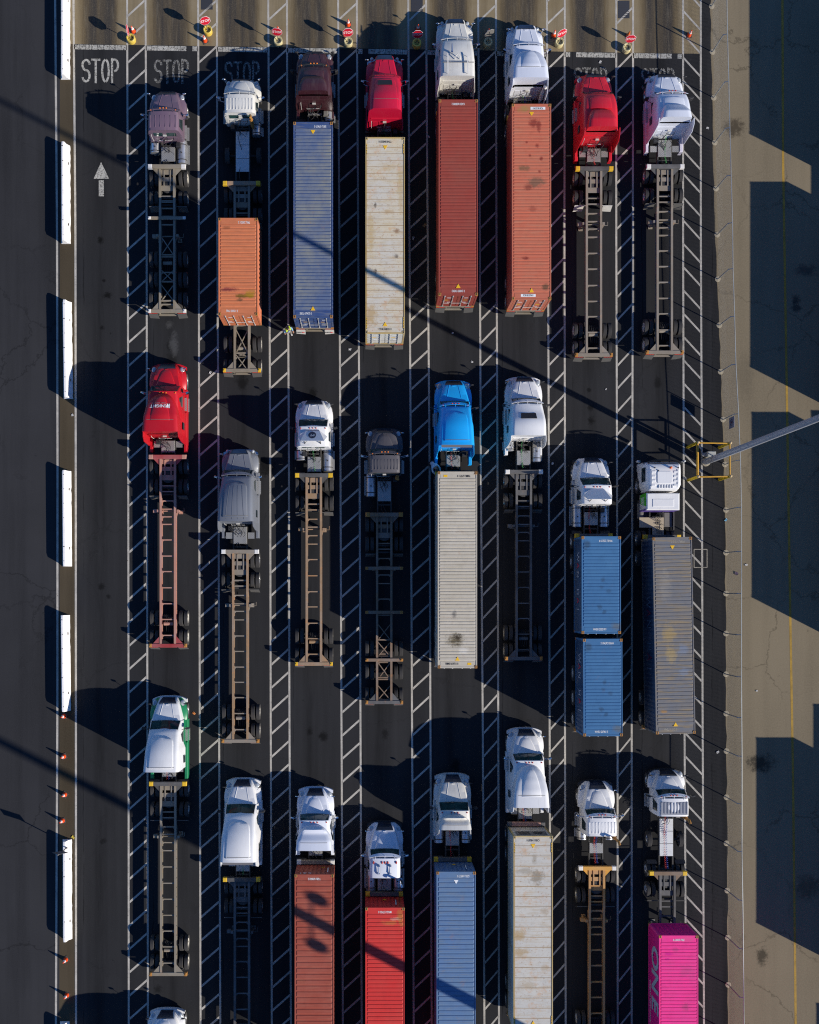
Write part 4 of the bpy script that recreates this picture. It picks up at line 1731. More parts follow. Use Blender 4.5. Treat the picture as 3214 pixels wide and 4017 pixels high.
    for s in (-1, 1):
        mb = MB()
        w0, w1 = 1.085, 1.045
        y0, y1 = lr - .12, lr - .85
        mb.add([(s * w0, y0, 1.84), (s * w0, y1, 1.84), (s * (w1 - .045), y1, zr - .30), (s * (w1 - .045), y0 - .25, zr - .30), (s * (w0 - .06), y0, 1.84), (s * (w0 - .06), y1, 1.84), (s * (w1 - .11), y1, zr - .30), (s * (w1 - .11), y0 - .25, zr - .30)],
               [(0, 1, 2, 3), (7, 6, 5, 4), (0, 4, 5, 1), (1, 5, 6, 2), (2, 6, 7, 3), (3, 7, 4, 0)])
        mb.build('door_window', M_GLASS, t)
        if not day and cabl > 1.7 and sidewin:
            mb = MB()
            mb.rbox(s * (sleeper_w - .03), s * (sleeper_w + .012), lb + .35, lb + .80, 1.9, 2.35, .01)
            mb.build('sleeper_window', M_GLASS, t)
    # roof ribs / raised panels
    if ribs:
        mb = MB()
        for k in range(ribs):
            x = -.80 + 1.60 * k / (ribs - 1)
            z = zr + .035 - .03 * abs(x / .8) ** 2 if not roofm else zr + .052
            mb.add([(x - .045, lr - .22, z - .03), (x + .045, lr - .22, z - .03), (x + .045, lb + .16, z - .03), (x - .045, lb + .16, z - .03),
                    (x - .028, lr - .26, z + .028), (x + .028, lr - .26, z + .028), (x + .028, lb + .2, z + .028), (x - .028, lb + .2, z + .028)],
                   [(4, 5, 6, 7), (0, 1, 5, 4), (1, 2, 6, 5), (2, 3, 7, 6), (3, 0, 4, 7)])
        mb.build('roof_rib', ribsm or pm, t)
        if roofm:
            mb = MB()
            mb.rbox(-.86, .86, lr - .2, lb + .1, zr - .05, zr + .046, .02)
            mb.build('roof_panel', roofm, t)

    def shell(name, d0, d1, wtab, ztab, drop, m, lip=.05):
        secs = []
        for k in range(19):
            u = k / 18
            d = d0 + (d1 - d0) * u
            wd = lerp_tab(wtab, u)[0]
            z = lerp_tab(ztab, u)[0] if ztab else roofz(d) + .075
            if drop is None:
                half = [(wd + .03, roofz(d) - .01), (wd + .005, z - .02), (wd - .05, z + .01), (0, z + .025)]
            else:
                b = lerp_tab(drop, u)[0]
                half = [(wd, b), (wd, b + (z - b) * .6), (wd - .03, z - .10), (wd - .13, z - .02), (max(0.02, wd - .3), z), (0, z + .03)]
            secs.append([(x, lr - d, q) for x, q in half] + [(-x, lr - d, q) for x, q in half[:-1]][::-1])
        return MB().loft(secs).build(name, m, t, smooth=38)
    if kind == 'aero':
        shell('roof_fairing', .42, cabl - .25, [(0, .42), (.03, .56), (.08, .63), (.2, .68), (1, .76)], None, None, pm)
    if kind == 'flat' and not rails and not window:
        shell('roof_fairing', .45, cabl - .2, [(0, .5), (.05, .62), (1, .72)], None, None, pm)
    if kind == 'wedge':
        shell('roof_fairing', .25, cabl - .02, [(0, .56), (.05, .62), (.5, .72), (1, .78)], None, None, pm)
    if kind == 'double':
        shell('roof_panel', .28, 1.15, [(0, .5), (.1, .62), (1, .66)], None, None, pm)
        d0 = cabl * (.46 if fairing is None else fairing)
        z0 = zr + .40
        shell('roof_fairing', d0, cabl, [(0, .50), (.06, .62), (.2, .72), (.5, .84), (1, .93)], [(0, z0), (.06, z0 + .25), (.3, z0 + .48), (.6, ztop - .05), (1, ztop)], [(0, z0 - .1), (1, z0 - .1)], pm)
    if kind == 'arch':
        d0 = .34 if fairing is None else fairing
        zz = zr
        wsc = sleeper_w / 1.2
        shell('roof_fairing', d0, cabl, [(0, .12 * wsc), (.05, .44 * wsc), (.12, .63 * wsc), (.25, .83 * wsc), (.42, .98 * wsc), (.65, 1.08 * wsc), (1, 1.14 * wsc)],
              [(0, zz + .06), (.05, zz + .25), (.15, zz + .5), (.35, ztop - .32), (.6, ztop - .1), (1, ztop)], [(0, zz - .05), (.3, zz - .2), (1, zz - .35)], pm)
        if cabl > 2.1:
            secs = []
            for k in range(15):
                u = k / 14
                d = d0 + .22 + (cabl - d0 - .9) * u
                uu = (d - d0) / (cabl - d0)
                z = lerp_tab([(0, zz + .06), (.05, zz + .25), (.15, zz + .5), (.35, ztop - .32), (.6, ztop - .1), (1, ztop)], uu)[0]
                wd = .05 + .58 * u ** .5
                zz2 = z + .085 * max(0.0, 1 - u)
                half = [(wd + .05, z - .03), (wd + .0, zz2 + .0), (wd - .05, zz2 + .03), (0, zz2 + .04)]
                secs.append([(x, lr - d, q) for x, q in half] + [(-x, lr - d, q) for x, q in half[:-1]][::-1])
            MB().loft(secs).build('roof_bulge', pm, t, smooth=36)
    if fairing == 'deflector':
        mb = MB()
        y0, y1 = lr - .22, lb + .22
        A = [(-.40, y0, zr + .07), (.40, y0, zr + .07), (.92, y0 - .42, zr + .10), (.74, y1, zr + .80), (-.74, y1, zr + .80), (-.92, y0 - .42, zr + .10)]
        B = [(x, y - .012, z - .035) for x, y, z in A]
        fs = [(0, 1, 3, 4), (1, 2, 3), (0, 4, 5)]
        fs += [tuple(i + 6 for i in reversed(f)) for f in fs] + [(a, (a + 1) % 6, (a + 1) % 6 + 6, a + 6) for a in range(6)]
        mb.add(A + B, fs)
        rf = mb.build('roof_deflector', pm, t)
        mb = MB()
        for s in (-1, 1):
            mb.tube([(s * .5, y1, zr + .72), (s * .5, y1 - .08, zr + .02)], .02, 6)
            mb.tube([(s * .5, y1 - .05, zr + .04), (s * .2, y1 + .25, zr + .5)], .018, 6)
        mb.build('strut', M_STEEL, rf)
    if window:
        mb = MB()
        d = .34 if kind == 'wedge' else .62
        z = [roofz(d) + (.115 if kind == 'wedge' else .05), roofz(d + .40) + (.115 if kind == 'wedge' else .05)]
        wd = .46 if kind == 'wedge' else .5
        mb.add([(-wd + .04, lr - d, z[0]), (wd - .04, lr - d, z[0]), (wd, lr - d - .38, z[1]), (-wd, lr - d - .38, z[1]), (-wd + .04, lr - d, z[0] - .06), (wd - .04, lr - d, z[0] - .06), (wd, lr - d - .38, z[1] - .06), (-wd, lr - d - .38, z[1] - .06)],
               [(0, 1, 2, 3), (7, 6, 5, 4), (0, 4, 5, 1), (1, 5, 6, 2), (2, 6, 7, 3), (3, 7, 4, 0)])
        mb.build('roof_window', M_BLACK, t)
    if rails:
        for s in (-1, 1):
            mb = MB()
            z = roofz(cabl * .6) + .17
            mb.bar((s * .62, lr - cabl * .45, z), (s * .62, lb + .05, z + .05), .06, .05)
            for dd in (.5, .95):
                mb.tube([(s * .62, lr - cabl * dd, z - .2), (s * .62, lr - cabl * dd, z + .02)], .018, 6)
            mb.build('roof_rail', M_WHT, t)
        mb = MB()
        mb.bar((-.95, lr - cabl * .68, z + .03), (1.0, lr - cabl * .68, z + .03), .04, .03)
        mb.build('roof_crossbar', M_GREYST, t)
        mb = MB()
        mb.tube([(-.36, lr - cabl * .2, z + .02), (-.36, lr - cabl * .4, z + .02)], .022, 8, .05)
        mb.box(-.42, -.30, lr - cabl * .38, lr - cabl * .42, z - .12, z)
        mb.build('air_horn', M_CHROME, t)
        mb = MB()
        mb.tube([(-.15, lr - cabl * .58, z - .1), (-.12, lr - cabl * .52, z + .05), (0, lr - cabl * .48, z + .1), (.12, lr - cabl * .52, z + .05), (.15, lr - cabl * .58, z - .1)], .03, 6)
        mb.build('antenna_cover', pm, t)
    # visor
    if visor:
        mb = MB()
        secs = []
        for k in range(13):
            x = -1.0 + 2.0 * k / 12
            b = 1 - abs(x) ** 2.6
            yo, z = lr + .10 + .20 * b, zr - .06 + .03 * b
            yi = lr + .02 + .10 * b
            secs.append([(x, yo, z - .10), (x, yo + .02, z - .09), (x, yi + .02, z + .05), (x, yi, z + .04)])
        mb.loft(secs)
        v_ = mb.build('sun_visor', visor if visor is not True else pm, t, smooth=40)
        mb = MB()
        for x in (-.62, 0, .62):
            mb.bar((x, lr + .2 * (1 - abs(x) ** 2.6), zr + .01), (x, lr - .06, zr + .02), .03, .02)
        mb.build('bracket', visor if visor is not True else pm, v_)
    if marks:
        for x in (-.78, -.2, 0, .2, .78):
            yv = lr + (.22 * (1 - abs(x) ** 2.6) if visor else -.10)
            link('marker_light', ME_MARK_A if marks == 'A' else ME_MARK_R, t, (x, yv, zr + (.0 if visor else .045) - (.035 if abs(x) > .5 else 0)))
    # mirrors
    mm = {'black': ME_MIR, 'white': ME_MIRW, 'chrome': ME_MIRC}[mirror]
    for s in (-1, 1):
        mb = MB()
        mb.tube([(s * 1.05, lr - .02, 2.35), (s * 1.40, lr + .06, 2.35)], .018, 6)
        mb.tube([(s * 1.05, lr - .06, 1.75), (s * 1.40, lr + .06, 1.80)], .018, 6)
        a = mb.build('mirror_arm', M_BLACK if mirror == 'black' else M_CHROME, t)
        o = link('mirror', mm, a, (s * 1.42, lr + .04, 2.06), rz=s * .35)
        if hmirror:
            mb = MB()
            y = -.42 * hl
            mb.tube([(s * .93, y, 1.2), (s * 1.12, y + .22, 1.58)], .014, 5)
            mb.ball((s * 1.15, y + .24, 1.62), .13, .05, .09, 8, 6)
            mb.build('hood_mirror', M_BLACK if mirror == 'black' else mb and M_CHROME, t)
    # rear of the cab: side extenders, grab rails, panel ribs
    zb_ = roofz(cabl) if kind not in ('arch', 'double') else ztop
    mb = MB()
    for x in (-.62, -.22, .22, .62):
        mb.box(x - .15, x + .15, lb - .018, lb, 1.35, 1.75 if day else 2.1)
    mb.box(-.9, .9, lb - .03, lb, zr - .28, zr - .22)
    rw = mb.build('rear_panel', pm, t)
    mb = MB()
    mb.tube([(-.85, lb - .04, 1.3), (-.85, lb - .10, 1.4), (-.85, lb - .10, 2.2), (-.85, lb - .04, 2.3)], .018, 6)
    mb.tube([(-.5, lb - .05, 1.5), (-.5, lb - .1, 1.5), (.35, lb - .1, 1.55), (.35, lb - .05, 1.55)], .018, 6)
    mb.box(-.12, .1, lb - .10, lb - .02, 2.1, 2.22)
    mb.build('grab_rail', M_ROD, rw)
    if day:
        mb = MB()
        for s in (-1, 1):
            mb.box(s * .12, s * .72, lb - .012, lb + .03, 1.95, 2.4)
        mb.build('rear_window', M_GLASSG, t)
    if ext and not day:
        for s in (-1, 1):
            mb = MB()
            w0 = sleeper_w + .0
            zt = zb_ - .25
            A = [(s * w0, lb + .04, .95), (s * (w0 - .10), lb + .04, zt), (s * (w0 - .08), lb - .30, zt - .10), (s * (w0 - .01), lb - .50, zt - .75), (s * (w0 + .01), lb - .54, 1.2), (s * w0, lb - .42, .95)]
            B = [(x - s * .035, y, z) for x, y, z in A]
            mb.add(A + B, [(0, 1, 2, 3, 4, 5), (11, 10, 9, 8, 7, 6)] + [(k, (k + 1) % 6, 6 + (k + 1) % 6, 6 + k) for k in range(6)])
            mb.build('side_extender', extm or pm, t, smooth=30)
    if caplip:
        mb = MB()
        mb.box(-.95, .95, lb + .02, lb - .16, zb_ - .10, zb_ - .03)
        mb.build('roof_lip', caplip, t)
    # skirts and steps
    rear_t = (tandem - yb) if tandem else lbol - 1.3
    for s in (-1, 1):
        mb = MB()
        if skirt:
            mb.rbox(s * .98, s * 1.215, lc - .02, lr - 1.0, .32, .84, .03)
            if not day:
                mb.rbox(s * 1.0, s * 1.21, lr - 1.0, max(lb - .9, rear_t + 1.35), .35, .92, .03)
            mb.build('side_skirt', skirtm or (pm if not day else M_ALU), t)
        mb = MB()
        mb.box(s * 1.06, s * 1.30, lr - .06, lr - .92, .52, .56)
        mb.box(s * 1.05, s * 1.2, lr - .06, lr - .92, .86, .89)
        mb.build('step', M_DECK, t)
    # frame
    end = rear_t - 1.25
    mb = MB()
    for s in (-1, 1):
        mb.box(s * .39, s * .48, -.6, end, .74, 1.0)
    for y in (lb - .25, (lb + rear_t) / 2, rear_t + .75, rear_t, rear_t - .75, end + .06):
        mb.box(-.39, .39, y - .05, y + .05, .78, .95)
    mb.box(-.3, .3, -.5, -2.0, .55, 1.1)
    mb.build('frame', M_STEEL, t)
    mb = MB()
    mb.lathe([(.46, 1.0), (.46, 1.09), (.40, 1.105)], (0, rear_t, 0), 18)
    mb.build('fifth_wheel', M_STEEL, t, smooth=30)
    d0, d1 = deck if deck else (lb - .18, max(lb - 1.3, rear_t + 1.5))
    mb = MB()
    n = max(1, int(round((d0 - d1) / .9)))
    for k in range(n):
        a, b = d0 + (d1 - d0) * k / n, d0 + (d1 - d0) * (k + 1) / n
        mb.rbox(-.43, .43, a, b + .025, 1.003, 1.05, .012)
    if deck is None and not day:
        for s in (-1, 1):
            mb.box(s * .5, s * .92, d1 + .35, d1 + .75, .96, .99)
    mb.build('deck_plate', deckm or M_DECK, t)
    # tanks
    for ch in tanks:
        s = -1 if ch in 'lL' else 1
        ln = 1.45 if ch in 'LR' else .75
        y0 = lb + .12
        mb = MB()
        mb.lathe([(.22, y0 + .02), (.325, y0), (.325, y0 - ln), (.22, y0 - ln - .025)], (s * .86, 0, .70), 22, 'y')
        tk = mb.build('fuel_tank', M_ALU, t, smooth=40)
        mb = MB()
        for k in (.15, .82):
            mb.lathe([(.33, y0 - ln * k), (.332, y0 - ln * k - .06)], (s * .86, 0, .70), 22, 'y', cap=False)
        mb.lathe([(.05, 1.0), (.05, 1.05)], (s * .86, y0 - ln * .55, 0), 10)
        mb.build('tank_strap', M_STEEL, tk, smooth=40)
        mb = MB()
        mb.box(s * 1.10, s * 1.22, y0 - .1, y0 - ln + .1, .5, .53)
        mb.box(s * 1.20, s * 1.30, y0 - .1, y0 - ln + .1, .36, .39)
        mb.build('tank_step', M_DECK, tk)
    for (sx_, top) in stack:
        mb = MB()
        mb.tube([(sx_, lb - .22, .9), (sx_, lb - .22, top - .5), (sx_, lb - .22, top - .12), (sx_ + .02, lb - .30, top - .02), (sx_ + .05, lb - .42, top + .02)], .08, 12)
        mb.tube([(sx_, lb - .22, 1.3), (sx_, lb - .22, 2.3)], .12, 12)
        mb.build('exhaust_stack', stackm or M_CHROME, t, smooth=40)
    # wheels
    fy = -.62 * hl - .05
    mb = MB()
    mb.tube([(-.95, fy, .51), (.95, fy, .51)], .06, 8)
    mb.build('steer_axle', M_STEEL, t)
    for s in (-1, 1):
        wheel(t, s * 1.04, fy, ME_RIMS, ME_TYS)
    for k, dy in enumerate((.66, -.66)):
        duals(t, rear_t + dy, wheelsp)
        mb = MB()
        mb.tube([(-1.1, rear_t + dy, .51), (1.1, rear_t + dy, .51)], .09, 8)
        mb.ball((0, rear_t + dy, .55), .22, .24, .22, 10, 7)
        mb.build('drive_axle', M_STEEL, t, smooth=40)
    if pusher is not None:
        py = pusher - yb
        mb = MB()
        mb.tube([(-1.0, py, .51), (1.0, py, .51)], .07, 8)
        mb.build('lift_axle', M_STEEL, t)
        for s in (-1, 1):
            wheel(t, s * 1.02, py, ME_RIMO, ME_TYS)
    for s in (-1, 1):
        mb = MB()
        mb.add([(s * .60, rear_t + 1.12, 1.06), (s * 1.24, rear_t + 1.12, 1.06), (s * 1.24, rear_t + 1.34, .86), (s * .60, rear_t + 1.34, .86), (s * .60, rear_t + 1.12, 1.045), (s * 1.24, rear_t + 1.12, 1.045), (s * 1.24, rear_t + 1.34, .845), (s * .60, rear_t + 1.34, .845)],
               [(0, 1, 2, 3), (7, 6, 5, 4), (0, 4, 5, 1), (1, 5, 6, 2), (2, 6, 7, 3), (3, 7, 4, 0)])
        mb.build('quarter_fender', M_BLACK, t)
        mb = MB()
        ye = rear_t - 1.3
        mb.box(s * .5, s * 1.22, ye + .02, ye - .02, .96, 1.0)
        mb.add([(s * .62, ye, .97), (s * 1.22, ye, .97), (s * 1.23, ye - .16, .34), (s * .62, ye - .13, .36), (s * .62, ye - .014, .97), (s * 1.22, ye - .014, .97), (s * 1.23, ye - .174, .34), (s * .62, ye - .144, .36)],
               [(0, 1, 2, 3), (7, 6, 5, 4), (0, 4, 5, 1), (1, 5, 6, 2), (2, 6, 7, 3), (3, 7, 4, 0)])
        mb.build('mudflap', M_FLAP if flaps == 'white' else M_FLAPK, t)
    # roof seams laid over the roof, cables and boxes behind the cab
    rs = random.Random(name_label)
    if not day:
        for f in ((.72,) if kind in ('arch', 'wedge') else (.88,) if kind == 'aero' else ()):
            mb = MB()
            yy = lr - cabl * f
            n = 16
            for i in range(n):
                xa, xb_ = -.84 + 1.68 * i / n, -.84 + 1.68 * (i + 1) / n
                mb.add([(xa, yy - .012, 3), (xb_, yy - .012, 3), (xb_, yy + .012, 3), (xa, yy + .012, 3), (xa, yy - .012, 3.006), (xb_, yy - .012, 3.006), (xb_, yy + .012, 3.006), (xa, yy + .012, 3.006)], [(4, 5, 6, 7), (3, 2, 1, 0), (0, 1, 5, 4), (2, 3, 7, 6)])
            drape(mb.build('roof_seam', M_SEAM, t), t, .002)
    mb = MB()
    for k in range(4):
        x0 = rs.uniform(-.5, .5)
        x1 = rs.uniform(-.35, .35)
        pts = []
        for i in range(9):
            u = i / 8
            pts.append((x0 + (x1 - x0) * u + .12 * math.sin(u * 7 + k), lb - .06 - u * rs.uniform(.75, .8), 1.75 - .62 * u + .22 * math.sin(u * 5 + k)))
        mb.tube(pts, .016, 5)
    mb.build('cable', M_HBLK, t, fix=False)
    mb = MB()
    x0 = rs.choice((-.75, .55))
    mb.rbox(x0, x0 + .28, lb - .12, lb - .42, .95, 1.3, .03)
    mb.build('battery_box', M_BLACK if rs.random() < .5 else M_GREYST, t)
    # hoses
    for k, ch in enumerate(hoses):
        x = -.18 + .13 * k
        p, q = (x, lb - .10, 1.55), (x + .1, lbol + .12, 1.22)
        mb = MB()
        if ch in 'rbg':
            L_ = abs(p[1] - q[1])
            mb.tube(coil(p, q, .045, max(4, int(L_ * 9)), .35), .013, 4, cap=False)
        else:
            pts = [Vector(p).lerp(Vector(q), i / 10) - Vector((0.12 * math.sin(i * .9 + k), 0, .38 * math.sin(PI * i / 10))) for i in range(11)]
            mb.tube(pts, .017, 5)
        mb.build('air_hose', {'r': M_HRED, 'b': M_HBLU, 'g': M_HGRN}.get(ch, M_HBLK), t, fix=False)
    return t

# ---------------------------------------------------------------- paints
PW = carpaint('white_truck_paint', (.74, .73, .71))
PW2 = carpaint('cool_white_truck_paint', (.68, .70, .75), .15)
PWD = carpaint('dusty_white_truck_paint', (.66, .64, .58), .5)
P_PUR = carpaint('dusty_purple_paint', (.155, .098, .135), .5)
P_MAR = carpaint('dark_maroon_paint', (.050, .011, .016), .3)
P_CRIM = carpaint('crimson_paint', (.56, .004, .035), .12)
P_RED = carpaint('red_paint', (.60, .008, .022), .2)
P_KRED = carpaint('deep_red_paint', (.50, .004, .012), .06)
P_GREY = carpaint('slate_grey_paint', (.17, .18, .20), .2)
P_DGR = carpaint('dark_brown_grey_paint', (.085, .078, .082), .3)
P_BLUE = carpaint('sky_blue_paint', (.006, .35, .78), .05)
P_GRN = carpaint('green_truck_paint', (.006, .20, .075), .1)
P_LIME = carpaint('bright_green_panel', (.05, .42, .015), .05)
P_VIO = carpaint('violet_trim', (.13, .08, .36), .05)
P_GRIB = carpaint('grey_ribbed_roof', (.26, .27, .30), .25)
P_PINKREFL = carpaint('white_paint_pink_reflection', (.62, .58, .66), .15)  # white paint with the red truck's reflection mixed into its colour
P_LIP = carpaint('grey_roof_lip', (.16, .15, .15), .1)


def T(label, X, hf, rf, rb, bol, paint, kind, zback, cowl=None, bump=.2, zr=2.85, **kw):
    yrf = PY(rf, zr)
    yb = PY(hf, 1.5) + bump
    yc = PY(cowl, 1.95) if cowl else yrf + .48
    z = zr if kind == 'day' else zback
    return tractor(label, X, yb, yc, yrf, PY(rb, z), PY(bol, 1.42), paint, kind, zr=zr, ztop=zback, **kw)


# ---- first row
T('dusty purple day cab truck with amber visor lights and silver tanks', -12.8, 357.6, 436.9, 510.3, 643.9, P_PUR, 'day', 2.85, visor=True, ribs=6, tanks='lR', deck=(PY(578, 1) - PY(357.6, 1.5) - .2, PY(636, 1) - PY(357.6, 1.5) - .2), hoses='kk', tandem=PY(731, 1.0), mirror='chrome', skirt=False, wheelsp=True)
T('small white day cab truck with ribbed roof and a long flat silver deck', -7.97, 308.4, 370, 441, 709.7, PWD, 'day', 2.8, zr=2.8, visor=True, marks=None, ribs=9, hoodtype='round', tanks='r', deck=(PY(517, 1) - PY(308.4, 1.5) - .2, PY(676, 1) - PY(308.4, 1.5) - .2), deckm=M_DECKF, stack=((.68, 3.0),), stackm=M_CAST, pusher=PY(605, .8), hoses='k', mirror='chrome', skirt=False)
T('dark maroon truck in the shade in front of the blue container', -3.28, 200.9, 262, 354.5, 470, P_MAR, 'double', 3.9, visor=M_STEEL, fairing=.42, hoses='kk', tandem=PY(545, 1), ext=False, tanks='r', mirror='black', sidewin=False)
T('crimson sleeper truck with a dark slot window in its wedge roof', 1.22, 223.4, 304, 428.8, 530, P_CRIM, 'wedge', 3.9, visor=True, window=True, marks=None, hoodtype='classic', hoodw=.9, hoses='kg', tandem=PY(590, 1), mirror='chrome', ext=False, sleeper_w=1.13)
T('white flat roofed truck with roof rails and air horn farthest up the lanes', 5.77, 81.7, 158, 297, 388, PWD, 'flat', 3.3, visor=True, marks=None, hoodtype='classic', hoodw=.95, rails=True, hoses='gk', tandem=PY(460, 1), mirror='chrome')
T('bluish white arched roof sleeper truck beside the slanted stop sign', 10.3, 105, 178.5, 303.7, 402, PW2, 'arch', 3.9, visor=True, marks=None, hoodtype='classic', hoses='gb', tandem=PY(470, 1), mirror='chrome', stack=((.95, 3.3),), stackm=M_WHT)
T('bright red sleeper truck with a stepped roof ahead of an empty grey chassis', 14.77, 289.5, 367, 496, 651.8, P_RED, 'double', 4.0, fairing=.47, hoses='krk', tandem=PY(728, 1.0), flaps='white', mirror='black', marks='R')
T('white sleeper truck with a pinkish flank and stepped roof in the right lane', 19.37, 289.5, 369, 458, 644, PW2, 'double', 4.1, visor=True, marks='R', fairing=.44, hoses='kg', tandem=PY(720, 1.0), skirtm=P_PINKREFL, sidesm=P_PINKREFL, tanks='')  # pink of flank and skirts is painted-in reflection from the red truck alongside
# ---- second row
kn = T('glossy red sleeper truck with white writing on its arched roof', -12.8, 1432.7, 1534.7, 1691.8, 1783.7, P_KRED, 'arch', 3.95, fairing=.12, hoodtype='round', hoses='kk', tandem=PY(1867, 1), marks='A', mirror='chrome', zr=2.9)
gy = T('slate grey sleeper truck with a finned roof', -8.13, 1771.9, 1869, 2044, 2156, P_GREY, 'aero', 3.95, visor=True, marks=None, hoodtype='classic', hoses='kk', tandem=PY(2235, 1), mirror='chrome')
pt = T('white day cab truck with a round dark emblem on its roof deflector', -3.33, 1576.8, 1673.4, 1749.7, 1856, PW, 'day', 2.95, zr=2.95, cowl=1647.4, fairing='deflector', tanks='Rl', deck=(PY(1792, 1) - PY(1576.8, 1.5) - .2, PY(1852, 1) - PY(1576.8, 1.5) - .2), hoses='kg', marks='R', tandem=PY(1932, 1))
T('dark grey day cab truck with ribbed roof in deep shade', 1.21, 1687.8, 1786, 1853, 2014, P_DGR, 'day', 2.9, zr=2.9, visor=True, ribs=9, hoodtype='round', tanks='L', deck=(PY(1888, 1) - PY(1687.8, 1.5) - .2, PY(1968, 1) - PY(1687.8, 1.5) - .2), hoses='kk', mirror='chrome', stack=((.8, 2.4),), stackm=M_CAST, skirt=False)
T('sky blue sleeper truck with a person working behind it', 5.67, 1498.8, 1596, 1744.6, 1846, P_BLUE, 'aero', 3.9, visor=True, marks='R', hoses='rkk', tandem=PY(1925, 1), caplip=P_LIP, deck=(PY(1786, 1) - PY(1498.8, 1.5) - .2, PY(1832, 1) - PY(1498.8, 1.5) - .2))
T('white sleeper truck with a dark sunroof', 10.23, 1485, 1584.6, 1707, 1842.7, PW, 'flat', 3.6, visor=True, marks=None, window=True, hoses='gk', tandem=PY(1922, 1), tanks='lR', deck=(PY(1768, 1) - PY(1485, 1.5) - .2, PY(1826, 1) - PY(1485, 1.5) - .2), mirror='black')
T('white day cab truck with a plain roof deflector ahead of two blue containers', 14.6, 1805, 1904, 1975.6, 2100, PW, 'day', 2.95, zr=2.95, cowl=1876, fairing='deflector', tanks='LR', deck=(PY(2009, 1) - PY(1805, 1.5) - .2, PY(2062, 1) - PY(1805, 1.5) - .2), hoses='rk', marks='R', tandem=PY(2162, 1))
# ---- third row
T('white sleeper truck with green fenders and skirts', -12.75, 2751, 2865, 3030, 3068, PW, 'aero', 3.95, cowl=2828, fend=P_GRN, skirtm=P_GRN, hoses='rb', tandem=PY(3140, 1), marks='R', ext=False, sidesm=P_GRN)
T('white sleeper truck with a raised roof panel and empty dark chassis behind', -7.95, 3077, 3195, 3384, 3444, PW, 'aero', 3.95, cowl=3156, hoses='kg', tandem=PY(3521, 1), marks='R', caplip=P_LIP)
T('white truck with a domed arch roof ahead of the brown red container', -3.25, 3112, 3219.5, 3338, 3376, PW2, 'arch', 3.6, cowl=3195, hoodtype='round', fairing=.22, hoses='kk', tandem=PY(3448, 1), marks='R', mirror='chrome', visor=False)
T('low white day cab truck with twin air horns on its roof', 1.22, 3247, 3368, 3445, 3505, PW2, 'day', 2.8, zr=2.8, cowl=3332, visor=True, tanks='LR', hoses='kk', marks=None, tandem=PY(3585, 1), mirror='chrome', hoodtype='round', stack=((1.0, 3.45),))
T('white mid roof truck with bare tanks ahead of the steel blue container', 5.62, 3058, 3181.5, 3257, 3370, PWD, 'arch', 3.35, cowl=3147.6, fairing=.2, tanks='LR', deck=(PY(3260, 1) - PY(3058, 1.5) - .2, PY(3318, 1) - PY(3058, 1.5) - .2), hoses='rk', marks='R', tandem=PY(3440, 1), sleeper_w=1.1)
T('white sleeper truck with a tall pointed arch roof ahead of the stained reefer', 10.33, 2877, 2985, 3169.6, 3240, PW, 'arch', 3.95, cowl=2958, hoodtype='round', fairing=.2, hoses='rb', tandem=PY(3315, 1), marks='R', mirror='chrome', deckm=M_DECK)
T('white day cab truck with ribbed white roof ahead of the orange chassis', 14.93, 3083.6, 3210, 3281, 3399, PW, 'day', 2.85, cowl=3175.4, visor=True, marks='R', ribs=9, hoodtype='round', tanks='lr', deck=(PY(3306, 1) - PY(3083.6, 1.5) - .2, PY(3348, 1) - PY(3083.6, 1.5) - .2), hoses='rb', stack=((.92, 3.45),), stackm=M_CAST, tandem=PY(3478, 1), mirror='chrome', skirt=False)
T('white day cab truck with grey ribbed roof and a very long pale deck', 19.47, 3039, 3133, 3203, 3419, PW, 'day', 2.85, cowl=3098, visor=True, marks='R', ribs=9, roofm=P_GRIB, ribsm=P_GRIB, hoodtype='round', tanks='', deck=(PY(3211, 1) - PY(3039, 1.5) - .2, PY(3359, 1) - PY(3039, 1.5) - .2), deckm=M_DECKF, hoses='rb', stack=((.92, 3.05),), stackm=M_CAST, pusher=PY(3294, .8), tandem=PY(3455, 1), skirt=False)
T('white truck nose just entering at the bottom edge', -12.9, 3992, 4110, 4280, 4330, PW, 'aero', 3.9, hoodtype='round', hoses='kk', tandem=PY(4410, 1), marks='R')

# horns on the low white day cab, writing on roofs
for o in list(bpy.data.objects):
    if o.get('label') == 'low white day cab truck with twin air horns on its roof':
        y0 = PY(3395, 2.9) - o.location.y
        for x in (-.42, .30):
            mb = MB()
            mb.tube([(x, y0, 2.96), (x, y0 - .52, 2.94)], .018, 8, .05)
            mb.box(x - .08, x + .10, y0 + .02, y0 - .06, 2.83, 3.0)
            mb.box(x - .09, x + .09, y0 - .50, y0 - .56, 2.83, 2.9)
            mb.build('air_horn', M_CHROME, o)
        for x in (-.72, -.18, 0, .18, .72):
            mb = MB()
            mb.ball((x, y0 + .16, 2.83), .06, .10, .07, 8, 5)
            mb.build('marker_light', M_RED, o, smooth=50)
y = PY(1592, 3.7) - kn.location.y
drape(text('KNIGHT', .27, M_TXTW, kn, (-.10, y, 3.7), (0, 0, PI), wide=1.12, bold=.02), kn)
drape(text('PORT SERVICES', .10, simple('faint_lettering', (.6, .25, .25), .6), kn, (-.12, y + .19, 3.7), (0, 0, PI), wide=1.3), kn)
mb = MB()
mb.prism([(.50, y - .14), (.58, y - .14), (.58, y + .14), (.50, y + .14)], 3.66, 3.675)
mb.prism([(.44, y + .14), (.50, y), (.44, y - .14), (.38, y - .14), (.45, y), (.38, y + .14)], 3.66, 3.675)
drape(mb.build('emblem', M_TXTW, kn), kn)
y = PY(1706, 3.4) - pt.location.y
mb = MB()
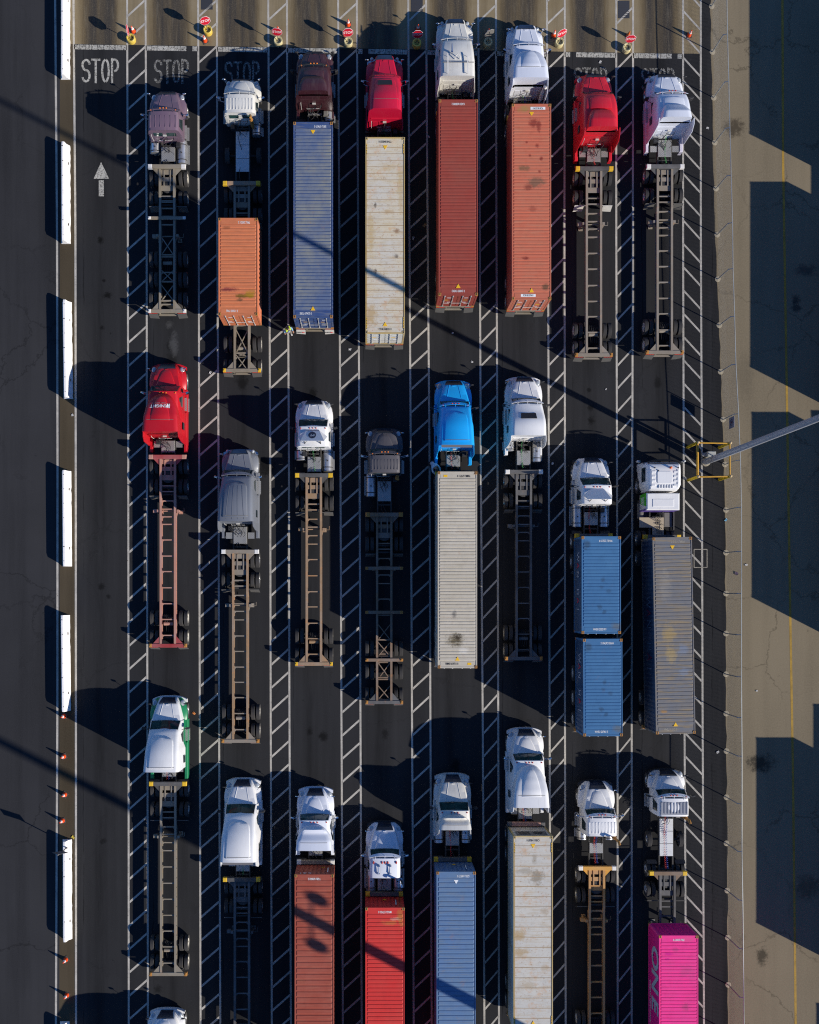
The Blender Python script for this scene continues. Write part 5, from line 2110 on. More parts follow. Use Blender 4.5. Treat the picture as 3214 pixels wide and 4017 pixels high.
mb.lathe([(.24, -.004), (.24, .004)], (0, 0, 0), 24)
em = mb.build('emblem', simple('emblem_navy', (.02, .03, .06), .5), pt, loc=(-.02, y, 3.43))
drape(em, pt)
drape(text('PT', .22, M_TXTW, pt, (-.02, y, 3.5), (0, 0, PI), wide=1.2, bold=.02), pt, .024)
drape(text('TRANSPORT', .10, simple('navy_lettering', (.03, .04, .12), .5), pt, (-.02, y + .33, 3.5), (0, 0, PI), wide=1.5), pt)
# fins along the grey roof
for x in (-.5, -.16, .16, .5):
    mb = MB()
    pts = [(x * (.8 + .35 * k / 20), 0, 0) for k in range(21)]
    y0 = PY(1905, 3.4) - gy.location.y
    for k in range(20):
        xa, xb_ = pts[k][0], pts[k + 1][0]
        ya, yb_ = y0 - 2.15 * k / 20, y0 - 2.15 * (k + 1) / 20
        mb.add([(xa - .016, ya, 3), (xa + .016, ya, 3), (xb_ + .016, yb_, 3), (xb_ - .016, yb_, 3), (xa - .016, ya, 3.02), (xa + .016, ya, 3.02), (xb_ + .016, yb_, 3.02), (xb_ - .016, yb_, 3.02)],
               [(3, 2, 1, 0), (4, 5, 6, 7), (0, 1, 5, 4), (1, 2, 6, 5), (2, 3, 7, 6), (3, 0, 4, 7)])
    drape(mb.build('roof_rib', P_GREY, gy), gy, -.008)

# ---- electric cab-over truck (right lane, second row)
yb = PY(1826, 2.9) + .28
t = thing('truck_tractor', 'white flat fronted electric truck with a green flank and a white box behind the cab', 'truck', (18.85, yb, 0), 0, 'truck tractors queuing in the lanes')
lb = PY(1924, 2.9) - yb
mb = MB()
secs = []
for (d, z, w) in [(0, 2.1, 1.10), (-.05, 2.35, 1.10), (-.2, 2.78, 1.08), (-.34, 2.88, 1.06), (-.6, 2.93, 1.06), (lb + .38, 2.93, 1.06), (lb + .12, 2.86, .98), (lb + .02, 2.6, .9)]:
    c = 1.12 if d > lb + .3 else .95
    half = [(c, .55), (c + .03, 1.2), (c + .03, 1.9), (min(c, w + .04), z - .3), (w - .04, z - .10), (w - .14, z), (0, z + .02)]
    secs.append([(x, d - (0 if q > 1.9 or d < -.1 else 0), q) for x, q in half] + [(-x, d, q) for x, q in half[:-1]][::-1])
mb.loft(secs)
cb = mb.build('cab', PW, t, smooth=35)
mb = MB()
pts = [(-.46, -.85), (-.40, -.78), (.40, -.78), (.46, -.85), (.46, -1.45), (.40, -1.52), (-.40, -1.52), (-.46, -1.45)]
mb.prism([(x * .98, y * 1.0 + .12) for x, y in pts], 2.93, 2.985)
for s in (-1, 1):
    for k in range(4):
        yy = -.62 - .28 * k
        mb.rbox(s * .58, s * .80, yy, yy - .13, 2.93, 2.975, .015)
    mb.rbox(s * .80, s * .84, -.55, -1.62, 2.93, 2.975, .015)
for x in (-.34, -.17, 0, .17, .34, .5):
    mb.rbox(x - .04, x + .04, -1.5, lb + .14, 2.92, 2.985, .02)
mb.build('roof_panel', PW, t)
mb = MB()
secs = []
for k in range(11):
    x = -1.0 + 2.0 * k / 10
    yo = .14 - .14 * abs(x) ** 3
    secs.append([(x, yo, 2.55), (x, yo + .01, 2.6), (x, yo - .12, 2.80), (x, yo - .13, 2.77)])
mb.loft(secs)
mb.build('sun_visor', M_BLACK, t, smooth=40)
mb = MB()
mb.add([(-.98, .03, 1.45), (.98, .03, 1.45), (.98, -.13, 2.55), (-.98, -.13, 2.55), (-.98, -.1, 1.45), (.98, -.1, 1.45), (.98, -.3, 2.55), (-.98, -.3, 2.55)], [(0, 1, 2, 3), (7, 6, 5, 4), (0, 4, 5, 1), (1, 5, 6, 2), (2, 6, 7, 3), (3, 7, 4, 0)])
mb.build('windshield', M_GLASS, t)
for s in (-1, 1):
    mb = MB()
    mb.add([(s * 1.165, -.35, 1.75), (s * 1.165, -1.25, 1.75), (s * 1.115, -1.25, 2.55), (s * 1.115, -.35, 2.55), (s * 1.08, -.35, 1.75), (s * 1.08, -1.25, 1.75), (s * 1.04, -1.25, 2.55), (s * 1.04, -.35, 2.55)], [(0, 1, 2, 3), (7, 6, 5, 4), (0, 4, 5, 1), (1, 5, 6, 2), (2, 6, 7, 3), (3, 7, 4, 0)])
    mb.build('door_window', M_GLASS, t)
    mb = MB()
    mb.tube([(s * 1.1, -.1, 2.3), (s * 1.42, .05, 2.3)], .03, 6)
    a = mb.build('mirror_arm', M_BLACK, t)
    link('mirror', ME_MIRW, a, (s * 1.44, .06, 2.05), rz=s * .3)
    mb = MB()
    mb.ball((s * .85, .0, .85), .2, .1, .1, 10, 6)
    mb.build('headlight', M_LENS, t, smooth=50)
mb = MB()
mb.box(-1.12, 1.12, .06, -.4, .35, .75)
mb.build('bumper', PW, t)
mb = MB()
mb.lathe([(.075, 2.93), (.075, 3.07), (.05, 3.11), (.005, 3.12)], (.38, -.42, 0), 14)
mb.build('beacon', simple('orange_beacon', (.8, .12, .01), .35), t, smooth=50)
for x, y in ((-.62, -.42), (.86, -.42), (-.4, -.6)):
    mb = MB()
    mb.ball((x, y, 2.96), .05, .05, .05, 8, 5)
    mb.build('roof_sensor', M_BLACK, t, smooth=50)
b0, b1 = PY(1934, 2.55) - yb, PY(2001, 2.55) - yb
mb = MB()
mb.cur = 0
mb.rbox(-1.05, 1.05, b0, b1, .85, 2.6, .07)
mb.cur = 1
mb.box(-1.056, 1.056, b1 - .004, b1 + .1, .84, 2.42)
mb.build('battery_box', [PW, P_VIO], t, smooth=30)
mb = MB()
mb.rbox(-.68, .68, b0 - .38, b1 + .2, 2.6, 2.63, .025)
mb.build('box_lid', PW, t)
mb = MB()
mb.add([(-1.062, b0, 1.0), (-1.062, b1 + .5, 1.0), (-1.062, b1 + .25, 2.5), (-1.062, b0, 2.5), (-1.04, b0, 1.0), (-1.04, b1 + .5, 1.0), (-1.04, b1 + .25, 2.5), (-1.04, b0, 2.5)], [(0, 1, 2, 3), (7, 6, 5, 4), (0, 4, 5, 1), (1, 5, 6, 2), (2, 6, 7, 3), (3, 7, 4, 0)])
gp = mb.build('side_panel', P_LIME, t)
for k, (z, wd) in enumerate(((1.9, .5), (1.6, .7), (1.3, .4))):
    mb = MB()
    mb.box(-1.066, -1.061, b0 - .2, b0 - .2 - wd, z, z + .1)
    mb.build('marking', M_TXTW, gp)
rt = PY(2150, 1) - yb
mb = MB()
for s in (-1, 1):
    mb.box(s * .39, s * .48, -.5, rt - 1.2, .74, 1.0)
    mb.box(s * .5, s * 1.1, -2.3, -3.6, .4, .8)
for y in (b1 - .5, rt + .75, rt - .75):
    mb.box(-.39, .39, y - .05, y + .05, .78, .95)
mb.build('frame', M_STEEL, t)
d0, d1 = PY(2030, 1.05) - yb, PY(2100, 1.05) - yb
mb = MB()
mb.prism([(-1.12, d0), (-1.12, d0 - .65), (-.28, d0 - .65), (-.28, d1), (.46, d1), (.46, d0)], 1.0, 1.05)
mb.build('deck_plate', boxsteel('dusty_deck', (.42, .34, .22), rust=.1), t)
mb = MB()
mb.box(.52, 1.0, b1 - .05, d0 - .55, .92, .96)
mb.box(1.08, 1.12, b1 - .0, d0 - .8, .7, 1.1)
mb.box(.5, 1.1, d0 - .55, d0 - .6, .9, .97)
mb.build('side_platform', M_GREYST, t)
for k in range(4):
    x = -.1 + .12 * k
    mb = MB()
    if k < 3:
        mb.tube(coil((x, b1 - .05, 1.6), (x + .15, d1 + .1, 1.2), .07, 6, .3), .013, 4, cap=False)
    else:
        mb.tube([(x, b1, 1.6), (x - .3, b1 - .6, 1.3), (x + .2, b1 - .9, 1.2), (x, d1, 1.15)], .014, 4)
    mb.build('air_hose', M_HBLK, t, fix=False)
for s in (-1, 1):
    wheel(t, s * 1.06, -1.35, ME_RIMS, ME_TYS)
    duals(t, rt + s * .66)
    mb = MB()
    mb.lathe([(.2, -3.5), (.24, -3.48), (.24, -2.5), (.2, -2.48)], (s * .93, 0, .62), 14, 'y')
    mb.build('air_tank', M_GREYST, t, smooth=40)
mb = MB()
for y in (-1.35, rt + .66, rt - .66):
    mb.tube([(-1.1, y, .51), (1.1, y, .51)], .08, 8)
mb.build('axle', M_STEEL, t)

# ---------------------------------------------------------------- chassis
C_TAN = chassis_mat('tan_grey_chassis_steel', (.235, .195, .135), .3)
C_GREY = chassis_mat('grey_chassis_steel', (.23, .19, .14), .4)
C_RUST = chassis_mat('rusty_grey_chassis_steel', (.30, .19, .10), .8)
C_SALM = chassis_mat('salmon_red_chassis_steel', (.44, .21, .145), .45)
C_RED = chassis_mat('dull_red_chassis_steel', (.32, .035, .035), .2)
C_DARK = chassis_mat('dark_chassis_steel', (.085, .08, .075), .25)
C_DRUST = chassis_mat('dark_rusty_chassis_steel', (.19, .12, .07), .7)
C_OR = chassis_mat('orange_rust_chassis_steel', (.46, .24, .075), .7)
C_ORB = chassis_mat('orange_bolster_paint', (.60, .29, .025), .35)
C_BLK = chassis_mat('black_bolster_steel', (.06, .058, .055), .1)


def ax(*v):
    return [PY(a, .9) for a in v]


def CH(label, X, vf, vr, mat, axles, **kw):
    yf = PY(vf, 1.42)
    yr = PY(vr, 1.24)
    if 'mid' in kw:
        kw['mid'] = [PY(v, 1.3) for v in kw['mid']]
    if 'xb' in kw:
        kw['xb'] = [(PY(a, 1.1) - yf, PY(b, 1.1) - yf) for a, b in kw['xb']]
    return chassis(X, yf, yr, mat, label, ax(*axles), **kw)


CH('short empty tan chassis with white ends and six wheel rows behind the purple truck', -12.83, 643.9, 1226, C_TAN, (1012, 1092, 1172), ends='white', lock='white', mid=(854.6,), xb=((930, 1000), (1060, 1105), (1118, 1180)), gear=4.5, goose=2.0)
CH('chassis with yellow ends carrying the orange container forward of its bare cross braced tail', -8.0, 709.7, 1459, C_TAN, (1346, 1436), ends='yellow', lock='yellow', xb=((1293, 1385), (1385, 1400), (1392, 1455)), goose=2.2, bolmat=C_RUST)
CH('empty grey chassis with yellow front ends behind the bright red truck', 14.75, 651.8, 1398, C_GREY, (1292, 1363), ends='yellow', bolmat=C_BLK)
CH('empty grey chassis with rust stained rails in the right lane', 19.33, 644, 1388, C_GREY, (1278, 1349), ends='white', bolmat=C_BLK)
CH('empty salmon red chassis behind the red truck with roof writing', -12.78, 1783.7, 2539, C_SALM, (2425, 2501), ends='none', bolmat=C_RED, rearmat=C_RED)
CH('empty chassis with rust orange rails behind the slate grey truck', -8.1, 2156, 2914, C_GREY, (2795, 2869), ends='white', railmat=C_RUST)
CH('empty brownish chassis with yellow corners behind the emblem truck', -3.35, 1856, 2611, C_RUST, (2496, 2572), ends='yellow', lock='yellow', bolmat=C_BLK, mid=())
CH('long extendable dark chassis with several bolsters in deep shade', 1.2, 2010.6, 2762, C_DRUST, (2545, 2636, 2729), ends='orange', mid=(2229, 2402, 2589), xb=((2450, 2510), (2520, 2575), (2600, 2665), (2690, 2745)), rearmat=C_DARK)
CH('empty dark chassis in the shade of the pale ribbed container', 10.22, 1842.7, 2590, C_DARK, (2483, 2554), ends='white')
CH('empty tan chassis with yellow ends behind the green and white truck', -12.76, 3068, 3829, C_TAN, (3705, 3779), ends='yellow', bolmat=C_BLK)
CH('empty dark grey chassis with yellow ends running off the bottom edge', -8.0, 3444, 4205, C_DARK, (4085, 4158), ends='yellow', bolmat=C_BLK)
CH('empty rust orange chassis with white ends', 14.94, 3399, 4150, C_OR, (4003, 4076), ends='white', bolmat=C_ORB, railmat=C_OR)
CH('dark chassis with yellow ends under the pink container', 19.5, 3419, 4440, C_DARK, (4260, 4340), ends='yellow', bolmat=C_DRUST)

# ---------------------------------------------------------------- container paint
K_OR = boxsteel('orange_container_steel', (.60, .185, .075), (.55, .17, .075), .25, (.33, .13, .06, .35), spots=[(-.62, -4.45, .75, .17, .85, (.20, .035, .035)), (.35, -4.85, .75, .14, .9, (.16, .09, .01)), (.75, -4.75, .4, .3, .7, (.35, .20, .01)), (.1, -5.1, .25, .1, .7, (.1, .06, .03)), (-.7, -.6, .3, .12, .5, (.15, .05, .02))])
K_BLU = boxsteel('faded_blue_container_steel', (.035, .07, .19), (.055, .095, .20), .3, (.26, .25, .20, .35))
K_BLUR = boxsteel('dusty_blue_rib', (.10, .135, .22), (.23, .23, .20), .25)
K_CRM = boxsteel('cream_reefer_steel', (.60, .52, .37), (.56, .53, .46), .85, (.50, .36, .16, .4), rustc=(.30, .14, .05), spots=[(-.9, -11.0, .6, .8, .7, (.42, .27, .10)), (.7, -10.2, .6, .3, .6, (.45, .31, .14)), (.2, -4.6, .5, .2, .6, (.42, .28, .13)), (.7, -5.8, .25, .2, .8, (.25, .13, .06)), (-.6, -4.2, .12, .2, .9, (.12, .10, .08)), (.7, -7.4, .2, .2, .8, (.14, .11, .09)), (-.6, -8.3, .12, .25, .9, (.12, .1, .08)), (-.9, -6.0, .3, 1.6, .55, (.46, .31, .1)), (.95, -3.2, .25, 1.8, .5, (.46, .31, .1)), (.1, -1.9, .6, .3, .5, (.5, .36, .18))])
K_RB = boxsteel('red_brown_container_steel', (.29, .048, .033), (.27, .062, .042), .12)
K_SAL = boxsteel('salmon_container_steel', (.52, .135, .075), (.48, .15, .085), .3, (.45, .20, .12, .4), spots=[(.15, -1.2, .45, .38, .9, (.24, .04, .025)), (.45, -1.35, .2, .5, .8, (.24, .04, .025)), (-.4, -.3, .6, .3, .75, (.32, .22, .07)), (-.55, -4.0, .45, .22, .85, (.20, .10, .05)), (.3, -4.9, .65, .4, .85, (.18, .10, .06)), (-.2, -5.2, .3, .28, .8, (.22, .05, .03)), (.1, -6.5, .3, .25, .5, (.24, .05, .03)), (-.4, -9.6, .3, .13, .9, (.2, .03, .02)), (.9, -11.4, .3, .25, .8, (.10, .06, .03)), (.35, -2.6, .16, .16, .9, (.24, .04, .025)), (-.3, -2.4, .13, .13, .9, (.24, .04, .025)), (.6, -3.4, .14, .14, .9, (.24, .04, .025)), (.5, -4.2, .13, .13, .9, (.24, .04, .025)), (-.1, -3.2, .11, .11, .9, (.24, .04, .025))])
K_YM = boxsteel('pale_grey_container_steel', (.47, .42, .33), (.52, .47, .38), .3, (.42, .36, .25, .3), spots=[(-.1, -10.45, .75, .5, .85, (.10, .075, .03)), (.0, -10.3, .35, .28, .9, (.05, .035, .02)), (.4, -11.1, .4, .3, .6, (.66, .62, .54)), (-.2, -8.8, .18, .3, .7, (.12, .11, .1)), (-.5, -2.5, .5, .2, .5, (.3, .25, .18))])
K_WB = boxsteel('mid_blue_container_steel', (.040, .135, .28), (.052, .16, .31), .15, None, spots=[(-.9, -.5, .3, .35, .8, (.03, .075, .14)), (.1, -2.7, .16, .18, .7, (.03, .08, .16)), (.05, -3.15, .2, .16, .6, (.03, .08, .16)), (.45, -3.4, .2, .16, .6, (.03, .08, .16)), (.9, -5.6, .45, .3, .6, (.12, .12, .1)), (-.1, -4.4, .2, .2, .7, (.025, .07, .14)), (.2, -4.7, .15, .15, .7, (.025, .07, .14))])
K_WG = boxsteel('dusty_grey_container_steel', (.175, .16, .145), (.14, .15, .17), .2, (.30, .21, .09, .5), spots=[(-.3, -6.0, .5, .8, .6, (.36, .25, .09)), (-.2, -7.3, .45, .6, .6, (.38, .27, .1)), (.5, -7.0, .5, .4, .5, (.16, .22, .32)), (-.5, -3.0, .5, 1.2, .5, (.26, .24, .21)), (.6, -8.4, .4, .3, .4, (.18, .24, .34)), (-.7, -10.8, .3, .12, .6, (.45, .22, .03))])
K_TG = boxsteel('brick_container_steel', (.30, .060, .035), (.33, .085, .055), .25, (.36, .13, .08, .3))
K_MA = boxsteel('bright_red_container_steel', (.58, .030, .026), (.55, .045, .035), .15, None, spots=[(.95, -.6, .3, .8, .7, (.40, .16, .03)), (.4, -.95, .7, .2, .55, (.52, .18, .04)), (.6, -.7, .5, .12, .4, (.7, .45, .35))])
K_GE = boxsteel('steel_blue_container_steel', (.095, .175, .32), (.11, .185, .29), .25, (.16, .19, .23, .5))
K_CX = boxsteel('white_reefer_steel', (.55, .52, .45), (.50, .48, .43), .8, (.40, .28, .13, .35), rustc=(.28, .14, .05), spots=[(.25, -2.6, .55, .55, .75, (.22, .19, .14)), (-.3, -2.2, .9, .25, .55, (.26, .22, .16)), (.1, -1.4, .2, .4, .55, (.25, .21, .15)), (-.9, -6.2, .5, .5, .7, (.40, .26, .10)), (-.8, -7.2, .6, .35, .65, (.38, .25, .1)), (.7, -4.7, .3, .3, .5, (.3, .2, .1)), (-.4, -9.3, .7, .3, .5, (.36, .26, .14)), (.8, -8.2, .35, .25, .5, (.36, .26, .14))])
K_PK = boxsteel('pink_container_steel', (.86, .030, .25), (.78, .045, .25), .05, (.62, .02, .17, .3), spots=[(-.6, -1.15, .45, .12, .9, (.62, .005, .22)), (-.7, -1.45, .2, .1, .9, (.62, .005, .22)), (.4, -2.2, .5, .5, .5, (.45, .06, .18)), (-.2, -.9, .3, .2, .5, (.4, .05, .16)), (.4, -4.4, .35, .3, .65, (.35, .05, .13)), (.6, -.25, .6, .25, .4, (.55, .1, .2)), (.8, -2.5, .4, .7, .35, (.5, .06, .2))])
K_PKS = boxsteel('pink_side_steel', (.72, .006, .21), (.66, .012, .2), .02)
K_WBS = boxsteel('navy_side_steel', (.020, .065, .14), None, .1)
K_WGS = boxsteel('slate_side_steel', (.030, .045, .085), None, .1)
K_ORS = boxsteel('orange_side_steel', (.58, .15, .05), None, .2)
LRED = simple('red_lettering', (.65, .02, .05), .6, dirt=.1)
LPAL = simple('pale_lettering', (.55, .58, .64), .6, dirt=.2)
LGRY = simple('grey_lettering', (.40, .41, .47), .6, dirt=.2)
LDIM = simple('dim_outline_lettering', (.16, .19, .25), .6)
LDIR = simple('dim_red_lettering', (.30, .015, .05), .6)

LC = 12.19


def loaded(X, yfc, L, lab, mat=C_DARK, ends='yellow', bolmat=None, flaps=True, axl=None, boltop=1.46, **kw):
    yr = yfc - L
    return chassis(X, yfc + .29, yr - .02, mat, lab, axl or [yr + 1.95, yr + .72], ends=ends, bolmat=bolmat, flaps=flaps, boltop=boltop, **kw)


ZB = 1.27
HS, HH = 2.60, 2.86
# first row
y = PY(854.6, 3.87)
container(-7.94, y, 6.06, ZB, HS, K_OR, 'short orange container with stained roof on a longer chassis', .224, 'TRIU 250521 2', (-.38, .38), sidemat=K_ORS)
y = PY(478, 3.87)
container(-3.28, y, LC, ZB, HS, K_BLU, 'faded dark blue container with dusty ribs crossed by a thin pole shadow', .213, 'SEKU 679675 0', (-.45, .45), tri='fr', ribm=K_BLUR)
loaded(-3.28, y, LC, 'chassis with printed white mudflaps under the faded blue container', C_TAN, flaps='white')
y = PY(539, 4.0)
container(1.21, y, LC, ZB, 2.78, K_CRM, 'cream refrigerated container with rust spotted flat roof', code='TTNU 840351 0', codeloc=(0, 0), tri='fr', reefer=.405, stripes=True)
loaded(1.21, y, LC, 'chassis under the cream refrigerated container', C_TAN)
y = PY(390, 3.87)
container(5.76, y, LC, ZB, HS, K_RB, 'even red brown container behind the flat roofed white truck', .213, 'CADU 658043 2', (0, 0), tri='r')
loaded(5.76, y, LC, 'chassis under the even red brown container', C_TAN)
y = PY(407, 3.87)
container(10.32, y, LC, ZB, HS, K_SAL, 'salmon container with dark blotches and a white number plate', .213, 'FCIU 813374 0', (-.2, .4), plate=True, tri='rf')
loaded(10.32, y, LC, 'chassis under the blotched salmon container', C_TAN)
# second row
y = PY(1850, 4.1)
side_y = side_word('YANG MING', .8, [LPAL] * 9, start=2.2, step=.95)
yc_ = container(5.69, y, LC, ZB, HH, K_YM, 'pale grey ribbed container with an oily stain near its tail', .206, 'YMMU 619711 0', (-.35, .40), tri='r', side=side_y, ridge=.032, codem=M_TXTK)
loaded(5.69, y, LC, 'chassis under the pale grey ribbed container', C_DARK)
for yy in (-LC + .27, -.27):
    mb = MB()
    sx = 1 if yy < -1 else -1
    mb.box(sx * .62, sx * .86, yy - .07, yy + .07, HH - .022, HH - .018)
    mb.build('height_label', M_TRI, yc_)
y = PY(2104, 3.87)
wh = side_word('WAN HAI', 1.1, [LPAL, LRED, LPAL, LPAL, LPAL, LRED, LPAL], start=1.25, step=.55, z=1.35, clipw=.52, bold=-.012)
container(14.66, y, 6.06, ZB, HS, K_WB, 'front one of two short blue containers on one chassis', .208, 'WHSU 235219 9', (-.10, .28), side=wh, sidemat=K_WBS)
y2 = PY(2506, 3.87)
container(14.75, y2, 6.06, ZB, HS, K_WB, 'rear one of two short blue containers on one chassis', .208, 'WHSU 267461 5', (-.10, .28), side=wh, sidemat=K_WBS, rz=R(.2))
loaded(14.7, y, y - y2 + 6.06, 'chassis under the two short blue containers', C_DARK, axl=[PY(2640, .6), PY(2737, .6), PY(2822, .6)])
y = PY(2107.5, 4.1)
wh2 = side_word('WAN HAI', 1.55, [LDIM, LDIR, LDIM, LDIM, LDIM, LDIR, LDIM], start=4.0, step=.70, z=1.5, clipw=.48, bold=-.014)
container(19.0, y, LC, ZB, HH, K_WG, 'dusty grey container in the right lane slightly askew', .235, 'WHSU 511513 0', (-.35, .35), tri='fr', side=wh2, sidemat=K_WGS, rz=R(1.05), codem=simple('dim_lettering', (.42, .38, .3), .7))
loaded(19.1, y, LC, 'chassis under the dusty grey container', C_DARK, axl=[PY(2735, .6), PY(2818, .6)])
# third row
y = PY(3431, 3.87)


def front_kai(t, fw, w, L, H):
    text('K A I', .26, M_TXTW, fw, (-.55, .004, H - .38), (PI / 2, 0, PI), wide=1.3)
    mb = MB()
    mb.prism([(.62, 0), (.38, 0), (.38, .012), (.62, .012)], .75, .80)
    mb.build('warning_label', M_TRI, fw)
    mb = MB()
    mb.box(.78, .84, 0, .008, .9, 2.0)
    mb.build('marking', M_TXTW, fw)


def front_tri(t, fw, w, L, H):
    mb = MB()
    mb.add([(.14, .004, .9), (-.14, .004, .9), (0, .004, .66), (.14, .016, .9), (-.14, .016, .9), (0, .016, .66)], [(0, 1, 2), (5, 4, 3), (0, 3, 4, 1), (1, 4, 5, 2), (2, 5, 3, 0)])
    mb.build('warning_label', M_TRI, fw)
    mb = MB()
    mb.box(.68, .74, 0, .008, .8, 1.9)
    mb.build('marking', M_TXTW, fw)


container(-3.2, y, LC, ZB, HS, K_TG, 'brick red container with widely spaced ribs and blurred lamp shadows', .365, 'TGBU 694502 2', (0, .0), frontside=front_kai)
loaded(-3.22, y, LC, 'chassis with white front ends under the brick red container', C_GREY, ends='white')
y = PY(3561, 3.87)
container(1.2, y, LC, ZB, HS, K_MA, 'bright red container with an ochre patch at its front corner', .255, 'MAGU 577433 0', (0, 0), frontside=front_tri)
loaded(1.2, y, LC, 'chassis with yellow front ends under the bright red container', C_DARK)
y = PY(3420, 3.87)
container(5.63, y, LC, ZB, HS, K_GE, 'steel blue container with a white warning triangle', .295, 'GESU 640577 0', (0, .45), frontside=front_tri, tri='w')
loaded(5.61, y, LC, 'chassis with yellow front ends under the steel blue container', C_DARK)
y = PY(3279, 4.05)
container(10.39, y, LC, ZB, 2.82, K_CX, 'grubby white refrigerated container with rust streaked panel roof', code='CXRU 148207 0', codeloc=(0, 0), tri='fr', reefer=.63, stripes=True)
loaded(10.35, y, LC, 'chassis with dull red front bolster under the grubby refrigerated container', C_DARK, ends='none', bolmat=C_SALM)
y = PY(3670.5, 3.9)
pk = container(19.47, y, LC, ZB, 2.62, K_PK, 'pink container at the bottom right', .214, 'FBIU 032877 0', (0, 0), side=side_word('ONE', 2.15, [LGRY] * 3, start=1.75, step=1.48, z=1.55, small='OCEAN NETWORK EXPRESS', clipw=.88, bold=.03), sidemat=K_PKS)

# containers on chassis parked beyond the right edge; their shadows fall into the view
cols = [K_WB, K_TG, K_YM, K_GE, K_RB, K_OR, K_BLU]
yard = [(31.9, 38.94), (31.95, 23.62), (32.05, 8.49), (32.35, -12.9), (35.95, 24.8), (35.95, 8.6), (36.1, -10.7), (36.3, -30.35)]
names = ['mid blue', 'brick red', 'pale grey', 'steel blue', 'red brown', 'orange', 'faded blue']
for i, (x0, y1) in enumerate(yard):
    nm = names[i % 7]
    row = 'nearest' if x0 < 34 else 'second'
    container(x0 + 1.22, y1, LC, ZB, 2.78, cols[i % 7], nm + ' container parked in the ' + row + ' row beyond the pavement', .26, group='containers parked beyond the pavement')
    if i == 7:
        o = bpy.context.scene.objects
    chassis(x0 + 1.22, y1 + .29, y1 - LC - .02, C_DARK, 'chassis under the ' + nm + ' container in the ' + row + ' row beyond the pavement', [y1 - LC + 1.95, y1 - LC + .72], mid=(), xb=())

# ---------------------------------------------------------------- people
def skin_body(name, joints, edges, mat, parent, levels=2, root=0):
    me = bpy.data.meshes.new(name)
    bm = bmesh.new()
    sk = bm.verts.layers.skin.verify()
    vs = []
    for i, (p, r) in enumerate(joints):
        v = bm.verts.new(p)
        v[sk].radius = (r, r)
        v[sk].use_root = i == root
        vs.append(v)
    for a, b in edges:
        bm.edges.new((vs[a], vs[b]))
    bm.to_mesh(me)
    bm.free()
    o = link(name, me, parent)
    me.materials.append(mat)
    o.modifiers.new('skin', 'SKIN').use_smooth_shade = True
    s = o.modifiers.new('sub', 'SUBSURF')
    s.levels = levels
    s.render_levels = levels
    return o


M_SKINT = simple('skin', (.42, .22, .14), .55, dirt=.1)
M_HAIR = simple('dark_hair', (.025, .018, .015), .6)


